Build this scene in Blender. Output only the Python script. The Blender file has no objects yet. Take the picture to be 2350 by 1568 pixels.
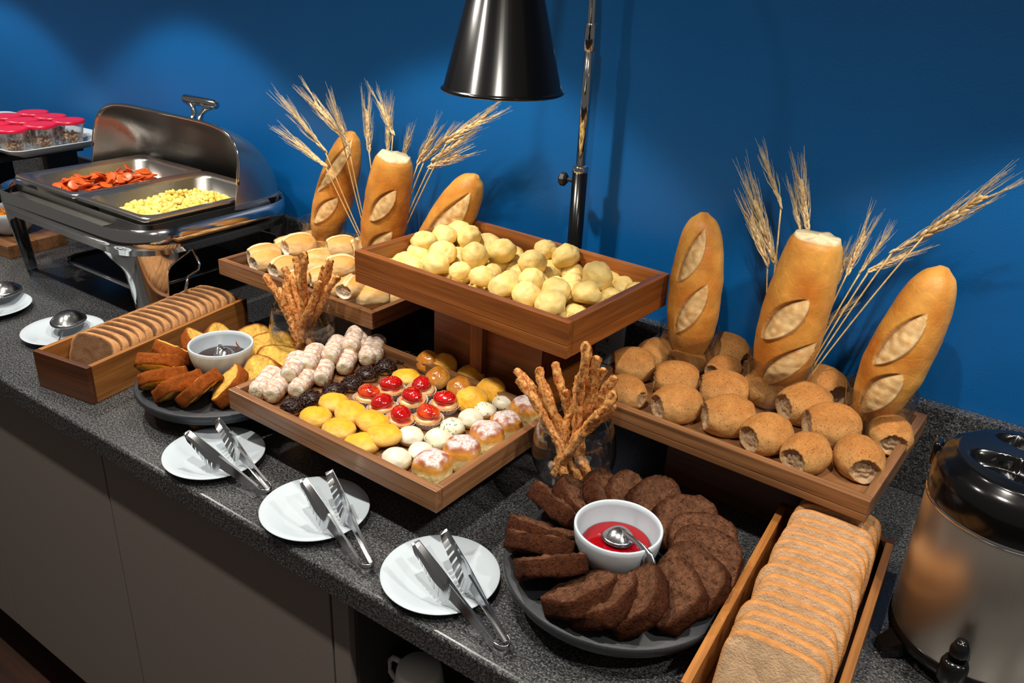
import bpy, bmesh, math, random
import numpy as np
from mathutils import Vector, Matrix, noise
random.seed(7)
PI = math.pi
sc = bpy.context.scene
COL = sc.collection

# ------------------------------------------------------------------ camera
# solved from the vanishing points of the counter; frame 2350 x 1568
PPX, PPY = 1175.0, 784.0
vx = np.array([-1900.0 - PPX, -245.0 - PPY]); vv = np.array([970.0 - PPX, 5000.0 - PPY])
FPX = math.sqrt(-(vx @ vv))
_X = -np.array([vx[0], vx[1], FPX]); _X /= np.linalg.norm(_X)
_Z = -np.array([vv[0], vv[1], FPX]); _Z /= np.linalg.norm(_Z)
_Y = np.cross(_Z, _X)
RC = np.stack([_X, _Y, _Z], 1)          # camera(x right, y down, z fwd) = RC @ world
S = 0.70                                # camera height above the counter top
Y0 = -0.5614                            # camera distance in front of the counter edge
ZC = 0.90                               # counter top above the floor
camd = bpy.data.cameras.new('camera'); cam = bpy.data.objects.new('camera', camd); COL.objects.link(cam)
camd.sensor_width = 36.0; camd.lens = FPX / 2350.0 * 36.0; camd.clip_start = 0.02
M = Matrix.Identity(4)
for i in range(3):
    M[i][0] = RC[0][i]; M[i][1] = -RC[1][i]; M[i][2] = -RC[2][i]
M[0][3], M[1][3], M[2][3] = 0.0, Y0, ZC + S
cam.matrix_world = M
sc.camera = cam
sc.cycles.transparent_max_bounces = 24; sc.cycles.max_bounces = 8; sc.cycles.diffuse_bounces = 3; sc.cycles.glossy_bounces = 4

def ray(px, py):
    return RC.T @ np.array([px - PPX, py - PPY, FPX])
def P(px, py, h):
    """point at height h above the counter seen at a pixel"""
    d = ray(px, py); t = (h - S) / d[2]
    return Vector((d[0] * t, d[1] * t + Y0, ZC + h))
def PY(px, py, y):
    """point on the vertical plane at depth y seen at a pixel"""
    d = ray(px, py); t = (y - Y0) / d[1]
    return Vector((d[0] * t, y, ZC + S + d[2] * t))
def V(x, y, h):
    return Vector((x, y, ZC + h))

# ------------------------------------------------------------------ light
w = bpy.data.worlds.new('world'); sc.world = w; w.use_nodes = True
w.node_tree.nodes['Background'].inputs[0].default_value = (1.0, 0.93, 0.86, 1)
w.node_tree.nodes['Background'].inputs[1].default_value = 0.10
def spot(x, y, h, watt, deg=104, blend=0.16, col=(1.0, 0.93, 0.83), tilt=(0, 0)):
    l = bpy.data.lights.new('ceiling_spot', 'SPOT'); l.energy = watt; l.spot_size = math.radians(deg)
    l.spot_blend = blend; l.shadow_soft_size = 0.025; l.color = col
    o = bpy.data.objects.new('ceiling_spot', l); COL.objects.link(o); o.location = (x, y, ZC + h)
    o.rotation_euler = (math.radians(tilt[0]), math.radians(tilt[1]), 0)
# row of small downlights about 0.87 m over the counter (their scallops show on the wall) ...
for x, e in ((-2.64, 14), (-1.76, 14), (-0.92, 14), (0.10, 13), (0.96, 13)):
    spot(x, 0.275, 0.87, e, blend=0.22)
# ... and the ceiling lights of the room in front of the counter
for x, e in ((-2.5, 52), (-1.3, 60), (-0.35, 62), (0.7, 58)):
    spot(x, -0.32, 1.72, e, deg=112, blend=0.9)
vs = sc.view_settings
vs.view_transform = 'Standard'; vs.look = 'None'; vs.gamma = 1.0; vs.exposure = 0.2; vs.use_curve_mapping = False

# ------------------------------------------------------------------ materials
def lin(r, g, b):
    f = lambda c: (c / 255 / 12.92) if c / 255 <= 0.04045 else ((c / 255 + 0.055) / 1.055) ** 2.4
    return (f(r), f(g), f(b))
class NT:
    def __init__(s, name):
        s.m = bpy.data.materials.new(name); s.m.use_nodes = True; s.t = s.m.node_tree
        s.b = s.t.nodes['Principled BSDF']
    def n(s, kind, **kw):
        x = s.t.nodes.new(kind)
        for k, v in kw.items():
            if k.startswith('i_'):
                key = k[2:]; key = int(key) if key.isdigit() else key.replace('_', ' ')
                x.inputs[key].default_value = v
            else: setattr(x, k, v)
        return x
    def l(s, a, b): s.t.links.new(a, b)
    def coords(s, scale=(1, 1, 1), rand=True):
        tc = s.n('ShaderNodeTexCoord'); mp = s.n('ShaderNodeMapping'); mp.inputs['Scale'].default_value = scale
        s.l(tc.outputs['Object'], mp.inputs['Vector'])
        if rand:
            oi = s.n('ShaderNodeObjectInfo'); mu = s.n('ShaderNodeMath', operation='MULTIPLY', i_1=37.0)
            s.l(oi.outputs['Random'], mu.inputs[0]); cb = s.n('ShaderNodeCombineXYZ')
            for k in range(3): s.l(mu.outputs[0], cb.inputs[k])
            s.l(cb.outputs[0], mp.inputs['Location'])
        return mp.outputs[0]
    def noise(s, vec, scale, detail=3, rough=0.55, dist=0.0):
        x = s.n('ShaderNodeTexNoise'); x.inputs['Scale'].default_value = scale; x.inputs['Detail'].default_value = detail
        x.inputs['Roughness'].default_value = rough; x.inputs['Distortion'].default_value = dist
        s.l(vec, x.inputs['Vector']); return x.outputs['Fac']
    def ramp(s, fac, stops, interp='LINEAR'):
        r = s.n('ShaderNodeValToRGB'); e = r.color_ramp.elements; r.color_ramp.interpolation = interp
        while len(e) < len(stops): e.new(0.5)
        for k, (p, c) in enumerate(stops):
            e[k].position = p; e[k].color = (*c, 1) if len(c) == 3 else c
        s.l(fac, r.inputs['Fac']); return r.outputs['Color']
    def mix(s, a, b, fac=1.0, mode='MULTIPLY'):
        m = s.n('ShaderNodeMix', data_type='RGBA', blend_type=mode)
        for sock, val in ((m.inputs[6], a), (m.inputs[7], b)):
            if hasattr(val, 'links'): s.l(val, sock)
            else: sock.default_value = (*val, 1)
        if hasattr(fac, 'links'): s.l(fac, m.inputs[0])
        else: m.inputs[0].default_value = fac
        return m.outputs[2]
    def bump(s, h, strength, dist=0.001):
        b = s.n('ShaderNodeBump'); b.inputs['Strength'].default_value = strength; b.inputs['Distance'].default_value = dist
        s.l(h, b.inputs['Height']); s.l(b.outputs[0], s.b.inputs['Normal'])
    def set(s, **kw):
        for k, v in kw.items():
            s.b.inputs[k.replace('_', ' ')].default_value = v
        return s.m

def plain(name, rgb, rough=0.5, metal=0.0, spec=0.5, **kw):
    t = NT(name); t.set(Base_Color=(*lin(*rgb), 1), Roughness=rough, Metallic=metal); t.b.inputs['Specular IOR Level'].default_value = spec
    return t.set(**kw) if kw else t.m
def food(name, rough=0.6, bscale=300, bstr=0.5, mscale=60, mamt=0.3, spec=0.25, speck=None, coat=0.0, bdist=0.001, unit=1.0, crackle=0):
    t = NT(name); v = t.coords(unit if isinstance(unit, tuple) else (unit,) * 3)
    a = t.n('ShaderNodeAttribute', attribute_name='Col')
    n = t.noise(v, mscale, 4)
    c = t.mix(a.outputs['Color'], t.ramp(n, [(0.3, (1 - mamt,) * 3), (0.7, (1 + mamt * 0.35,) * 3)]))
    if speck:
        sn = t.noise(v, speck[0], 2); c = t.mix(c, t.ramp(sn, [(speck[1], (1, 1, 1)), (speck[1] + 0.08, speck[2])]))
    t.l(c, t.b.inputs['Base Color'])
    hgt = t.noise(v, bscale, 4, 0.65)
    if crackle:
        vo = t.n('ShaderNodeTexVoronoi', feature='DISTANCE_TO_EDGE'); vo.inputs['Scale'].default_value = crackle; wv = t.n('ShaderNodeVectorMath', operation='ADD')
        nv = t.n('ShaderNodeTexNoise'); nv.inputs['Scale'].default_value = crackle * 1.2; t.l(v, nv.inputs['Vector']); sv_ = t.n('ShaderNodeVectorMath', operation='SCALE'); sv_.inputs['Scale'].default_value = 0.5 / crackle
        t.l(nv.outputs['Color'], sv_.inputs[0]); t.l(v, wv.inputs[0]); t.l(sv_.outputs[0], wv.inputs[1]); t.l(wv.outputs[0], vo.inputs['Vector'])
        ck_ = t.ramp(vo.outputs['Distance'], [(0.0, (0.0,) * 3), (0.07, (1.0,) * 3)]); mm_ = t.n('ShaderNodeMath', operation='MULTIPLY_ADD', i_1=0.22); t.l(ck_, mm_.inputs[0]); t.l(hgt, mm_.inputs[2]); hgt = mm_.outputs[0]
        c2 = t.mix(c, t.ramp(vo.outputs['Distance'], [(0.0, (1.07, 1.06, 1.04)), (0.06, (1, 1, 1))])); t.l(c2, t.b.inputs['Base Color'])
    t.bump(hgt, bstr, bdist)
    t.b.inputs['Specular IOR Level'].default_value = spec
    t.set(Roughness=rough, Coat_Weight=coat, Coat_Roughness=0.12)
    return t.m
def wood(name, dark, mid, light, axis, rough=0.38):
    t = NT(name); sc_ = [38, 38, 38]; sc_[axis] = 2.2
    v = t.coords(tuple(sc_)); n1 = t.noise(v, 1.0, 5, 0.6, 0.6)
    sf = [260, 260, 260]; sf[axis] = 6
    v2 = t.coords(tuple(sf)); n2 = t.noise(v2, 1.0, 3, 0.6)
    c = t.ramp(n1, [(0.28, dark), (0.5, mid), (0.74, light)])
    c = t.mix(c, t.ramp(n2, [(0.3, (0.72,) * 3), (0.65, (1.08,) * 3)]))
    oi = t.n('ShaderNodeObjectInfo'); c = t.mix(c, t.ramp(oi.outputs['Random'], [(0, (0.8, 0.78, 0.76)), (1, (1.12, 1.1, 1.08))]))
    t.l(c, t.b.inputs['Base Color']); t.bump(n2, 0.12, 0.0006)
    t.set(Roughness=rough, Coat_Weight=0.12, Coat_Roughness=0.25)
    return t.m
WOODS = {}
def wd(tone, axis):
    if (tone, axis) not in WOODS:
        d, m_, l_ = {'teak': (lin(88, 56, 32), lin(136, 94, 60), lin(164, 118, 78)),
                     'red': (lin(84, 44, 16), lin(138, 78, 32), lin(168, 102, 46)),
                     'gold': (lin(104, 64, 28), lin(154, 100, 48), lin(182, 126, 66)),
                     'dark': (lin(54, 28, 16), lin(84, 46, 24), lin(106, 62, 34))}[tone]
        WOODS[(tone, axis)] = wood('wood_%s_%s' % (tone, 'xyz'[axis]), d, m_, l_, axis)
    return WOODS[(tone, axis)]

MT = {}
# blue painted wall
t = NT('blue_paint'); v = t.coords(rand=False)
t.l(t.ramp(t.noise(v, 3, 3), [(0.3, lin(0, 86, 150)), (0.7, lin(0, 90, 156))]), t.b.inputs['Base Color'])
t.bump(t.noise(v, 420, 3), 0.22, 0.0012); MT['blue'] = t.set(Roughness=0.42)
# granite
t = NT('granite'); v = t.coords((1.0, 1.25, 1.0), rand=False)
g1 = t.noise(v, 380, 4, 0.72); g2 = t.noise(v, 190, 2, 0.5); g3 = t.noise(v, 6, 3)
c = t.ramp(g1, [(0.33, lin(20, 20, 22)), (0.47, lin(58, 59, 61)), (0.57, lin(94, 95, 96)), (0.70, lin(150, 152, 154))])
c = t.mix(c, t.ramp(g2, [(0.36, (0.45,) * 3), (0.6, (1.1,) * 3)]))
c = t.mix(c, t.ramp(g3, [(0.3, (0.82,) * 3), (0.7, (1.08,) * 3)]))
t.l(c, t.b.inputs['Base Color']); t.bump(g1, 0.05, 0.0005); MT['granite'] = t.set(Roughness=0.3)
# cabinets, floor
t = NT('grey_laminate'); v = t.coords(rand=False)
t.l(t.ramp(t.noise(v, 500, 2), [(0.3, lin(118, 111, 104)), (0.7, lin(134, 127, 120))]), t.b.inputs['Base Color']); MT['laminate'] = t.set(Roughness=0.5)
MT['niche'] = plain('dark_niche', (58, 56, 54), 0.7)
t = NT('dark_floor'); v = t.coords((3, 30, 3), rand=False)
t.l(t.ramp(t.noise(v, 1.0, 4), [(0.3, lin(38, 20, 12)), (0.7, lin(66, 36, 22))]), t.b.inputs['Base Color']); MT['floor'] = t.set(Roughness=0.45)
# metals
def steel(name, rgb, rough, stretch=None):
    t = NT(name); t.set(Base_Color=(*lin(*rgb), 1), Metallic=1.0, Roughness=rough)
    if stretch:
        v = t.coords(stretch); n = t.noise(v, 1.0, 2)
        r = t.n('ShaderNodeMapRange'); r.inputs['To Min'].default_value = rough * 0.93; r.inputs['To Max'].default_value = rough * 1.08
        t.l(n, r.inputs['Value']); t.l(r.outputs[0], t.b.inputs['Roughness']); t.bump(n, 0.006, 0.0003)
    return t.m
MT['steel'] = steel('brushed_steel', (196, 194, 190), 0.28, (6, 300, 300))
MT['chrome'] = steel('polished_steel', (206, 206, 206), 0.09)
MT['tong'] = steel('tong_steel', (196, 198, 200), 0.2)
MT['thermos'] = steel('thermos_steel', (206, 198, 186), 0.36, (500, 500, 3))
MT['satin'] = steel('satin_steel', (188, 188, 188), 0.22)
MT['blackgloss'] = plain('black_gloss', (10, 10, 11), 0.16)
MT['blackenamel'] = plain('black_enamel', (9, 9, 9), 0.2)
MT['blackmatte'] = plain('black_matte', (20, 20, 22), 0.55)
MT['slate'] = plain('slate_board', (52, 56, 62), 0.5)
t = NT('slate_speckled'); v = t.coords(); t.l(t.ramp(t.noise(v, 700, 2), [(0.35, lin(34, 37, 42)), (0.7, lin(50, 54, 60))]), t.b.inputs['Base Color']); MT['slate'] = t.set(Roughness=0.48)
MT['ceramic'] = plain('white_ceramic', (190, 201, 209), 0.12, 0, 0.5)
MT['cup'] = plain('white_cup', (236, 232, 224), 0.2)
MT['plastic'] = plain('white_plastic', (206, 214, 218), 0.35)
MT['hole'] = plain('socket_hole', (40, 40, 40), 0.6)
MT['red'] = plain('red_lid', (200, 24, 56), 0.3)
MT['bulb'] = plain('bulb_glass', (120, 100, 92), 0.15)
def glass(name, tint=(1, 1, 1), ior=1.45, rough=0.0):
    """thin clear wall: passes light straight through, reflects by angle"""
    t = NT(name); nt = t.t; nt.nodes.remove(t.b); out = [n for n in nt.nodes if n.type == 'OUTPUT_MATERIAL'][0]
    tr = t.n('ShaderNodeBsdfTransparent'); tr.inputs[0].default_value = (*tint, 1)
    gl = t.n('ShaderNodeBsdfGlossy'); gl.inputs['Roughness'].default_value = rough
    lw = t.n('ShaderNodeLayerWeight'); lw.inputs[0].default_value = 0.5; pw = t.n('ShaderNodeMath', operation='POWER', i_1=3.0); ma = t.n('ShaderNodeMath', operation='MULTIPLY_ADD', i_1=0.85, i_2=((ior - 1) / (ior + 1)) ** 2 * 1.4)
    mx = t.n('ShaderNodeMixShader'); t.l(lw.outputs['Facing'], pw.inputs[0]); t.l(pw.outputs[0], ma.inputs[0]); t.l(ma.outputs[0], mx.inputs[0]); t.l(tr.outputs[0], mx.inputs[1]); t.l(gl.outputs[0], mx.inputs[2]); t.l(mx.outputs[0], out.inputs['Surface'])
    return t.m
MT['glass'] = glass('clear_glass', (0.955, 0.97, 0.97))
MT['clearplastic'] = glass('clear_plastic', (0.95, 0.95, 0.95), 1.4, 0.05)
# liquids
MT['chocsauce'] = plain('chocolate_sauce', (46, 24, 20), 0.12)
MT['jam'] = plain('red_jam', (138, 4, 16), 0.1)
# food
MT['cheese'] = food('cheese_bread', 0.5, 300, 0.5, 90, 0.16, 0.3, unit=0.02, speck=(260, 0.68, (0.86, 0.74, 0.55)))
MT['white'] = food('white_roll', 0.5, 220, 0.35, 60, 0.16, 0.3, unit=0.03)
MT['bran'] = food('bran_roll', 0.72, 700, 0.7, 80, 0.2, 0.2, speck=(520, 0.58, (0.55, 0.42, 0.32)), unit=0.032)
MT['crust'] = food('baguette_crust', 0.45, 240, 0.5, 45, 0.2, 0.35, crackle=38)
MT['straw'] = food('cheese_straw', 0.45, 300, 0.55, 150, 0.35, 0.35, speck=(230, 0.53, (0.60, 0.38, 0.22)), unit=(0.0074, 0.0074, 0.17), bdist=0.002)
MT['cake'] = food('cake_crumb', 0.85, 380, 1.0, 170, 0.5, 0.1, bdist=0.004, speck=(330, 0.57, (0.45, 0.4, 0.38)))
MT['sponge'] = food('sponge_crumb', 0.85, 380, 0.55, 170, 0.35, 0.1, bdist=0.004, speck=(330, 0.62, (0.82, 0.62, 0.4)))
MT['slice'] = food('bread_slice', 0.75, 420, 0.8, 110, 0.2, 0.15, bdist=0.002)
MT['horn'] = food('flaky_pastry', 0.8, 330, 0.6, 150, 0.25, 0.15, bdist=0.003, unit=(0.0133, 0.0133, 0.0155))
MT['choc'] = food('chocolate', 0.38, 300, 0.4, 120, 0.3, 0.4, unit=0.017)
MT['cookie'] = food('cookie', 0.45, 260, 0.9, 90, 0.2, 0.3, unit=0.02, speck=(190, 0.7, (0.8, 0.62, 0.4)))
MT['shell'] = food('tart_shell', 0.6, 260, 0.6, 90, 0.2, 0.25)
MT['cream'] = food('tart_cream', 0.3, 160, 0.3, 90, 0.08, 0.4)
MT['glaze'] = food('glazed_bun', 0.22, 160, 0.25, 80, 0.22, 0.5, coat=0.6, unit=0.0185)
MT['icing'] = food('white_icing', 0.3, 120, 0.15, 60, 0.06, 0.45, unit=0.017)
MT['berry'] = food('glazed_strawberry', 0.12, 220, 0.2, 90, 0.35, 0.5, coat=1.0)
MT['bun'] = food('sugar_bun', 0.6, 320, 0.5, 120, 0.16, 0.25, unit=0.024, bdist=0.0015)
MT['zest'] = plain('lime_zest', (128, 158, 60), 0.6)
MT['paper'] = plain('paper_cup', (196, 186, 190), 0.7)
MT['wheat'] = food('wheat', 0.55, 300, 0.3, 200, 0.3, 0.25)
MT['egg'] = food('scrambled_egg', 0.45, 260, 0.5, 120, 0.12, 0.35)
MT['sausage'] = food('sausage_slice', 0.32, 260, 0.4, 120, 0.25, 0.45)
MT['granola'] = food('granola', 0.7, 260, 0.5, 120, 0.4, 0.2)

# ------------------------------------------------------------------ helpers
def mdata(name, vs_, fs, mats, cols=None, smooth=True, idx=None):
    me = bpy.data.meshes.new(name)
    me.from_pydata([tuple(map(float, p)) for p in vs_], [], [tuple(map(int, f)) for f in fs])
    if not isinstance(mats, (list, tuple)): mats = [mats]
    for m_ in mats: me.materials.append(m_)
    if idx is not None: me.polygons.foreach_set('material_index', idx)
    if smooth: me.polygons.foreach_set('use_smooth', [True] * len(me.polygons))
    if cols is not None:
        ca = me.color_attributes.new('Col', 'FLOAT_COLOR', 'POINT')
        a = np.ones((len(vs_), 4)); a[:, :3] = np.asarray(cols); ca.data.foreach_set('color', a.ravel())
    me.update(); return me
def ob(name, me, parent=None, mat=None):
    o = bpy.data.objects.new(name, me); COL.objects.link(o)
    if parent is not None: o.parent = parent
    if mat is not None: o.matrix_local = mat
    return o
def tag(o, label=None, cat=None, group=None, kind=None):
    if label: o['label'] = label
    if cat: o['category'] = cat
    if group: o['group'] = group
    if kind: o['kind'] = kind
    return o
def empty(name, mat):
    o = bpy.data.objects.new(name, None); COL.objects.link(o); o.empty_display_size = 0.02; o.matrix_world = mat
    return o
def place(name, parts, mat, label, cat, group=None):
    """parts: [mesh] for a one-mesh thing, or [(part name, mesh, sub-list)] under an Empty"""
    if len(parts) == 1 and not isinstance(parts[0], tuple):
        o = ob(name, parts[0]); o.matrix_world = mat
    else:
        o = empty(name, mat)
        for p in parts:
            c_ = ob(p[0], p[1], o)
            if len(p) > 2 and p[2]: c_['kind'] = p[2]
    return tag(o, label, cat, group)
def TR(loc, rz=0.0, rx=0.0, ry=0.0, s=1.0):
    m_ = Matrix.Translation(loc) @ Matrix.Rotation(rz, 4, 'Z') @ Matrix.Rotation(ry, 4, 'Y') @ Matrix.Rotation(rx, 4, 'X')
    if not isinstance(s, (tuple, list)): s = (s, s, s)
    return m_ @ Matrix.Diagonal((*s, 1.0))
def frame(origin, zdir, xhint):
    z = Vector(zdir).normalized(); x = Vector(xhint); x = (x - z * x.dot(z)).normalized(); y = z.cross(x)
    m_ = Matrix.Identity(4)
    for i in range(3): m_[i][0], m_[i][1], m_[i][2], m_[i][3] = x[i], y[i], z[i], origin[i]
    return m_
def box_vf(x0, x1, y0, y1, z0, z1, bev=0.0, seg=2):
    bm = bmesh.new(); bmesh.ops.create_cube(bm, size=1.0)
    for v_ in bm.verts:
        v_.co = Vector((x0 + (v_.co.x + .5) * (x1 - x0), y0 + (v_.co.y + .5) * (y1 - y0), z0 + (v_.co.z + .5) * (z1 - z0)))
    if bev > 0: bmesh.ops.bevel(bm, geom=bm.edges[:], offset=bev, segments=seg, affect='EDGES', profile=0.6)
    bm.verts.index_update()
    vs_ = [v_.co[:] for v_ in bm.verts]; fs = [[v_.index for v_ in f.verts] for f in bm.faces]; bm.free()
    return vs_, fs
def box(name, x0, x1, y0, y1, z0, z1, mat, parent=None, bev=0.0):
    vs_, fs = box_vf(x0, x1, y0, y1, z0, z1, bev)
    return ob(name, mdata(name, vs_, fs, mat, smooth=False), parent)
def join(lst):
    vs_, fs = [], []
    for a, b in lst:
        k = len(vs_); vs_ += list(a); fs += [[i + k for i in f] for f in b]
    return vs_, fs
def lathe(prof, n=48):
    vs_, fs = [], []; k = len(prof)
    for i in range(n):
        a = 2 * PI * i / n
        for r, z in prof: vs_.append((r * math.cos(a), r * math.sin(a), z))
    for i in range(n):
        j = (i + 1) % n
        for q in range(k - 1):
            fs.append((i * k + q, j * k + q, j * k + q + 1, i * k + q + 1))
    return vs_, fs
def tube(path, rad, n=10, cap=True, squash=1.0):
    path = [Vector(p) for p in path]; m_ = len(path)
    if not hasattr(rad, '__len__'): rad = [rad] * m_
    vs_, fs = [], []; up = Vector((0.13, 0.21, 0.97)); prev = None
    for i, p in enumerate(path):
        d = (path[min(i + 1, m_ - 1)] - path[max(i - 1, 0)]).normalized()
        x = (prev if prev else up); x = x - d * x.dot(d)
        if x.length < 1e-4: x = Vector((1, 0, 0)) - d * d.x
        x.normalize(); prev = x; y = d.cross(x)
        for k in range(n):
            a = 2 * PI * k / n; vs_.append(p + (x * math.cos(a) + y * math.sin(a) * squash) * rad[i])
    for i in range(m_ - 1):
        for k in range(n):
            q = (k + 1) % n; fs.append((i * n + k, i * n + q, (i + 1) * n + q, (i + 1) * n + k))
    if cap: fs.append(tuple(range(n))[::-1]); fs.append(tuple(range((m_ - 1) * n, m_ * n)))
    return vs_, fs
def loft(loops, cap0=False, cap1=False):
    n = len(loops[0]); vs_ = [p for lp in loops for p in lp]; fs = []
    for i in range(len(loops) - 1):
        for k in range(n):
            q = (k + 1) % n; fs.append((i * n + k, i * n + q, (i + 1) * n + q, (i + 1) * n + k))
    if cap0: fs.append(tuple(range(n))[::-1])
    if cap1: fs.append(tuple(range((len(loops) - 1) * n, len(loops) * n)))
    return vs_, fs
def rrect(x0, x1, y0, y1, r, z, n=6):
    pts = []
    for cx, cy, a0 in ((x1 - r, y1 - r, 0), (x0 + r, y1 - r, PI / 2), (x0 + r, y0 + r, PI), (x1 - r, y0 + r, 1.5 * PI)):
        for k in range(n + 1):
            a = a0 + PI / 2 * k / n; pts.append((cx + r * math.cos(a), cy + r * math.sin(a), z))
    return pts
ICO = {}
def ico(n):
    if n not in ICO:
        bm = bmesh.new(); bmesh.ops.create_icosphere(bm, subdivisions=n, radius=1.0)
        ICO[n] = (np.array([v_.co[:] for v_ in bm.verts]), [[v_.index for v_ in f.verts] for f in bm.faces]); bm.free()
    return ICO[n]
def nz(p, sc_, off=0.0):
    return noise.noise(Vector((p[0] * sc_ + off, p[1] * sc_ + off * 1.7, p[2] * sc_ - off)))
def lerp(a, b, k):
    k = max(0.0, min(1.0, k)); return tuple(a[i] + (b[i] - a[i]) * k for i in range(3))
def sst(a, b, x):
    k = max(0.0, min(1.0, (x - a) / (b - a))); return k * k * (3 - 2 * k)
ORD = ['first', 'second', 'third', 'fourth', 'fifth', 'sixth', 'seventh', 'eighth', 'ninth', 'tenth', 'eleventh', 'twelfth', 'thirteenth',
       'fourteenth', 'fifteenth', 'sixteenth', 'seventeenth', 'eighteenth', 'nineteenth', 'twentieth', 'twenty-first', 'twenty-second', 'twenty-third']
def from_left(i, n):
    return 'leftmost' if i == 0 else ('rightmost' if i == n - 1 else ORD[i] + ' from left')
def rowlabels(pts, nrows, base, where):
    """labels by rows counted from the front edge and places counted from the left"""
    idx = sorted(range(len(pts)), key=lambda i: pts[i][1]); out = [None] * len(pts)
    per = math.ceil(len(idx) / nrows)
    for r in range(nrows):
        row = sorted(idx[r * per:(r + 1) * per], key=lambda i: pts[i][0])
        rn = 'front row' if r == 0 else ('back row' if r == nrows - 1 else ORD[r] + ' row from front')
        for k, i in enumerate(row): out[i] = '%s, %s in %s%s' % (base, from_left(k, len(row)), rn, where)
    return out

# ------------------------------------------------------------------ setting
def plane(name, co, mat):
    return tag(ob(name, mdata(name, co, [(0, 1, 2, 3)], mat, smooth=False)), kind='structure')
WY = 0.675
plane('wall_back', [(-6, WY, 0), (4, WY, 0), (4, WY, 3.2), (-6, WY, 3.2)], MT['blue'])
plane('floor', [(-6, -4, 0), (4, -4, 0), (4, WY, 0), (-6, WY, 0)], MT['floor'])
tag(box('trim_1', -5.0, 2.0, 0.6545, WY - 0.0005, ZC + 0.0005, ZC + 0.147, MT['granite'], bev=0.0015),
    'upstand strip of speckled grey granite along the blue wall', kind='structure')
# countertop with a rounded nose
prof = [(0.66, -0.04), (0.66, 0.0)] + [(0.006 - 0.006 * math.sin(a), -0.006 + 0.006 * math.cos(a)) for a in np.linspace(0, PI / 2, 5)] + [(0.0, -0.036), (0.003, -0.04)]
prof = [(y, z) for y, z in prof if True]
loops = [[(x, y if y < 0.65 else 0.674, ZC + z) for y, z in prof] for x in (-5.0, 2.0)]
vs_, fs = loft(loops, True, True)
tag(ob('granite_countertop', mdata('granite_countertop', vs_, fs, MT['granite'], smooth=False)),
    'long speckled grey granite countertop carrying the breakfast buffet', 'countertop')
def cabinet(x0, x1, label):
    o = empty('cabinet', TR((0, 0, 0)))
    box('carcass', x0 + .001, x1 - .001, 0.042, 0.64, 0.19, ZC - 0.0405, MT['laminate'], o)
    box('plinth', x0 + .001, x1 - .001, 0.10, 0.62, 0.0, 0.19, MT['blackmatte'], o)
    box('door', x0 + .002, x1 - .002, 0.02, 0.0415, 0.185, ZC - 0.052, MT['laminate'], o, bev=0.001)
    tag(o, label, 'cabinet', 'cabinets under the countertop')
cabinet(-2.72, -2.209, 'flat grey base cabinet furthest left, out past the serving spoons')
cabinet(-2.209, -1.698, 'flat grey base cabinet at the bottom left corner, under the serving spoons')
cabinet(-1.698, -1.187, 'flat grey base cabinet below the brown loaf box')
cabinet(-1.187, -0.661, 'flat grey base cabinet below the tongs, next to the open shelf')
o = empty('shelf_cabinet', TR((0, 0, 0)))
box('side_panel', -0.658, -0.628, 0.02, 0.64, 0.19, ZC - 0.0405, MT['laminate'], o)
box('side_panel', 0.27, 0.30, 0.02, 0.64, 0.19, ZC - 0.0405, MT['laminate'], o)
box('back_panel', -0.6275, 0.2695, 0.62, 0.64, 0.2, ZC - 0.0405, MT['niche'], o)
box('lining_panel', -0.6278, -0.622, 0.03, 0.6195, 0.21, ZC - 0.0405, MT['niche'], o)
box('shelf', -0.6215, 0.2695, 0.03, 0.6195, ZC - 0.315, ZC - 0.295, MT['laminate'], o)
box('bottom_panel', -0.6275, 0.2695, 0.03, 0.6195, 0.185, 0.205, MT['laminate'], o)
box('plinth', -0.658, 0.30, 0.10, 0.62, 0.0, 0.184, MT['blackmatte'], o)
tag(o, 'open dark shelf cabinet storing white mugs under the counter', 'cabinet')

# mugs in the open cabinet
mug_p = [(0.0, 0.0), (0.028, 0.0), (0.031, 0.004), (0.038, 0.05), (0.0395, 0.066), (0.038, 0.067), (0.0365, 0.05), (0.029, 0.006), (0.0, 0.005)]
mug_b = mdata('mug_body', *lathe(mug_p, 40), MT['cup'])
mug_h = mdata('mug_handle', *tube([(-0.0405, 0, 0.054), (-0.052, 0, 0.055), (-0.062, 0, 0.047), (-0.061, 0, 0.031), (-0.052, 0, 0.019), (-0.0365, 0, 0.016)], 0.0042, 10), MT['cup'])
mugs = [(PY(962, 1540, 0.082), 0, 0), (PY(962, 1540, 0.082) + Vector((0.10, 0.012, 0)), 1, 0.5)]
for p, k, rz in mugs:
    for lv in range(2):
        pl = [['upside-down white mug, lower one of the stack with handles to the left', 'upside-down white mug, upper one of the stack with handles to the left'],
              ['upside-down white mug, lower one of the right stack under the counter', 'upside-down white mug, upper one of the right stack under the counter'],
              ['white mug on the shelf, bottom of the stack at the back', 'white mug on the shelf, top of the stack at the back']][k][lv]
        place('mug', [('body', mug_b), ('handle', mug_h)], TR((p.x, p.y, ZC - 0.2945 + 0.0671 + lv * 0.0500), rz - 0.1 + PI, 0, PI), pl, 'mug', 'mugs in the open cabinet')

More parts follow.
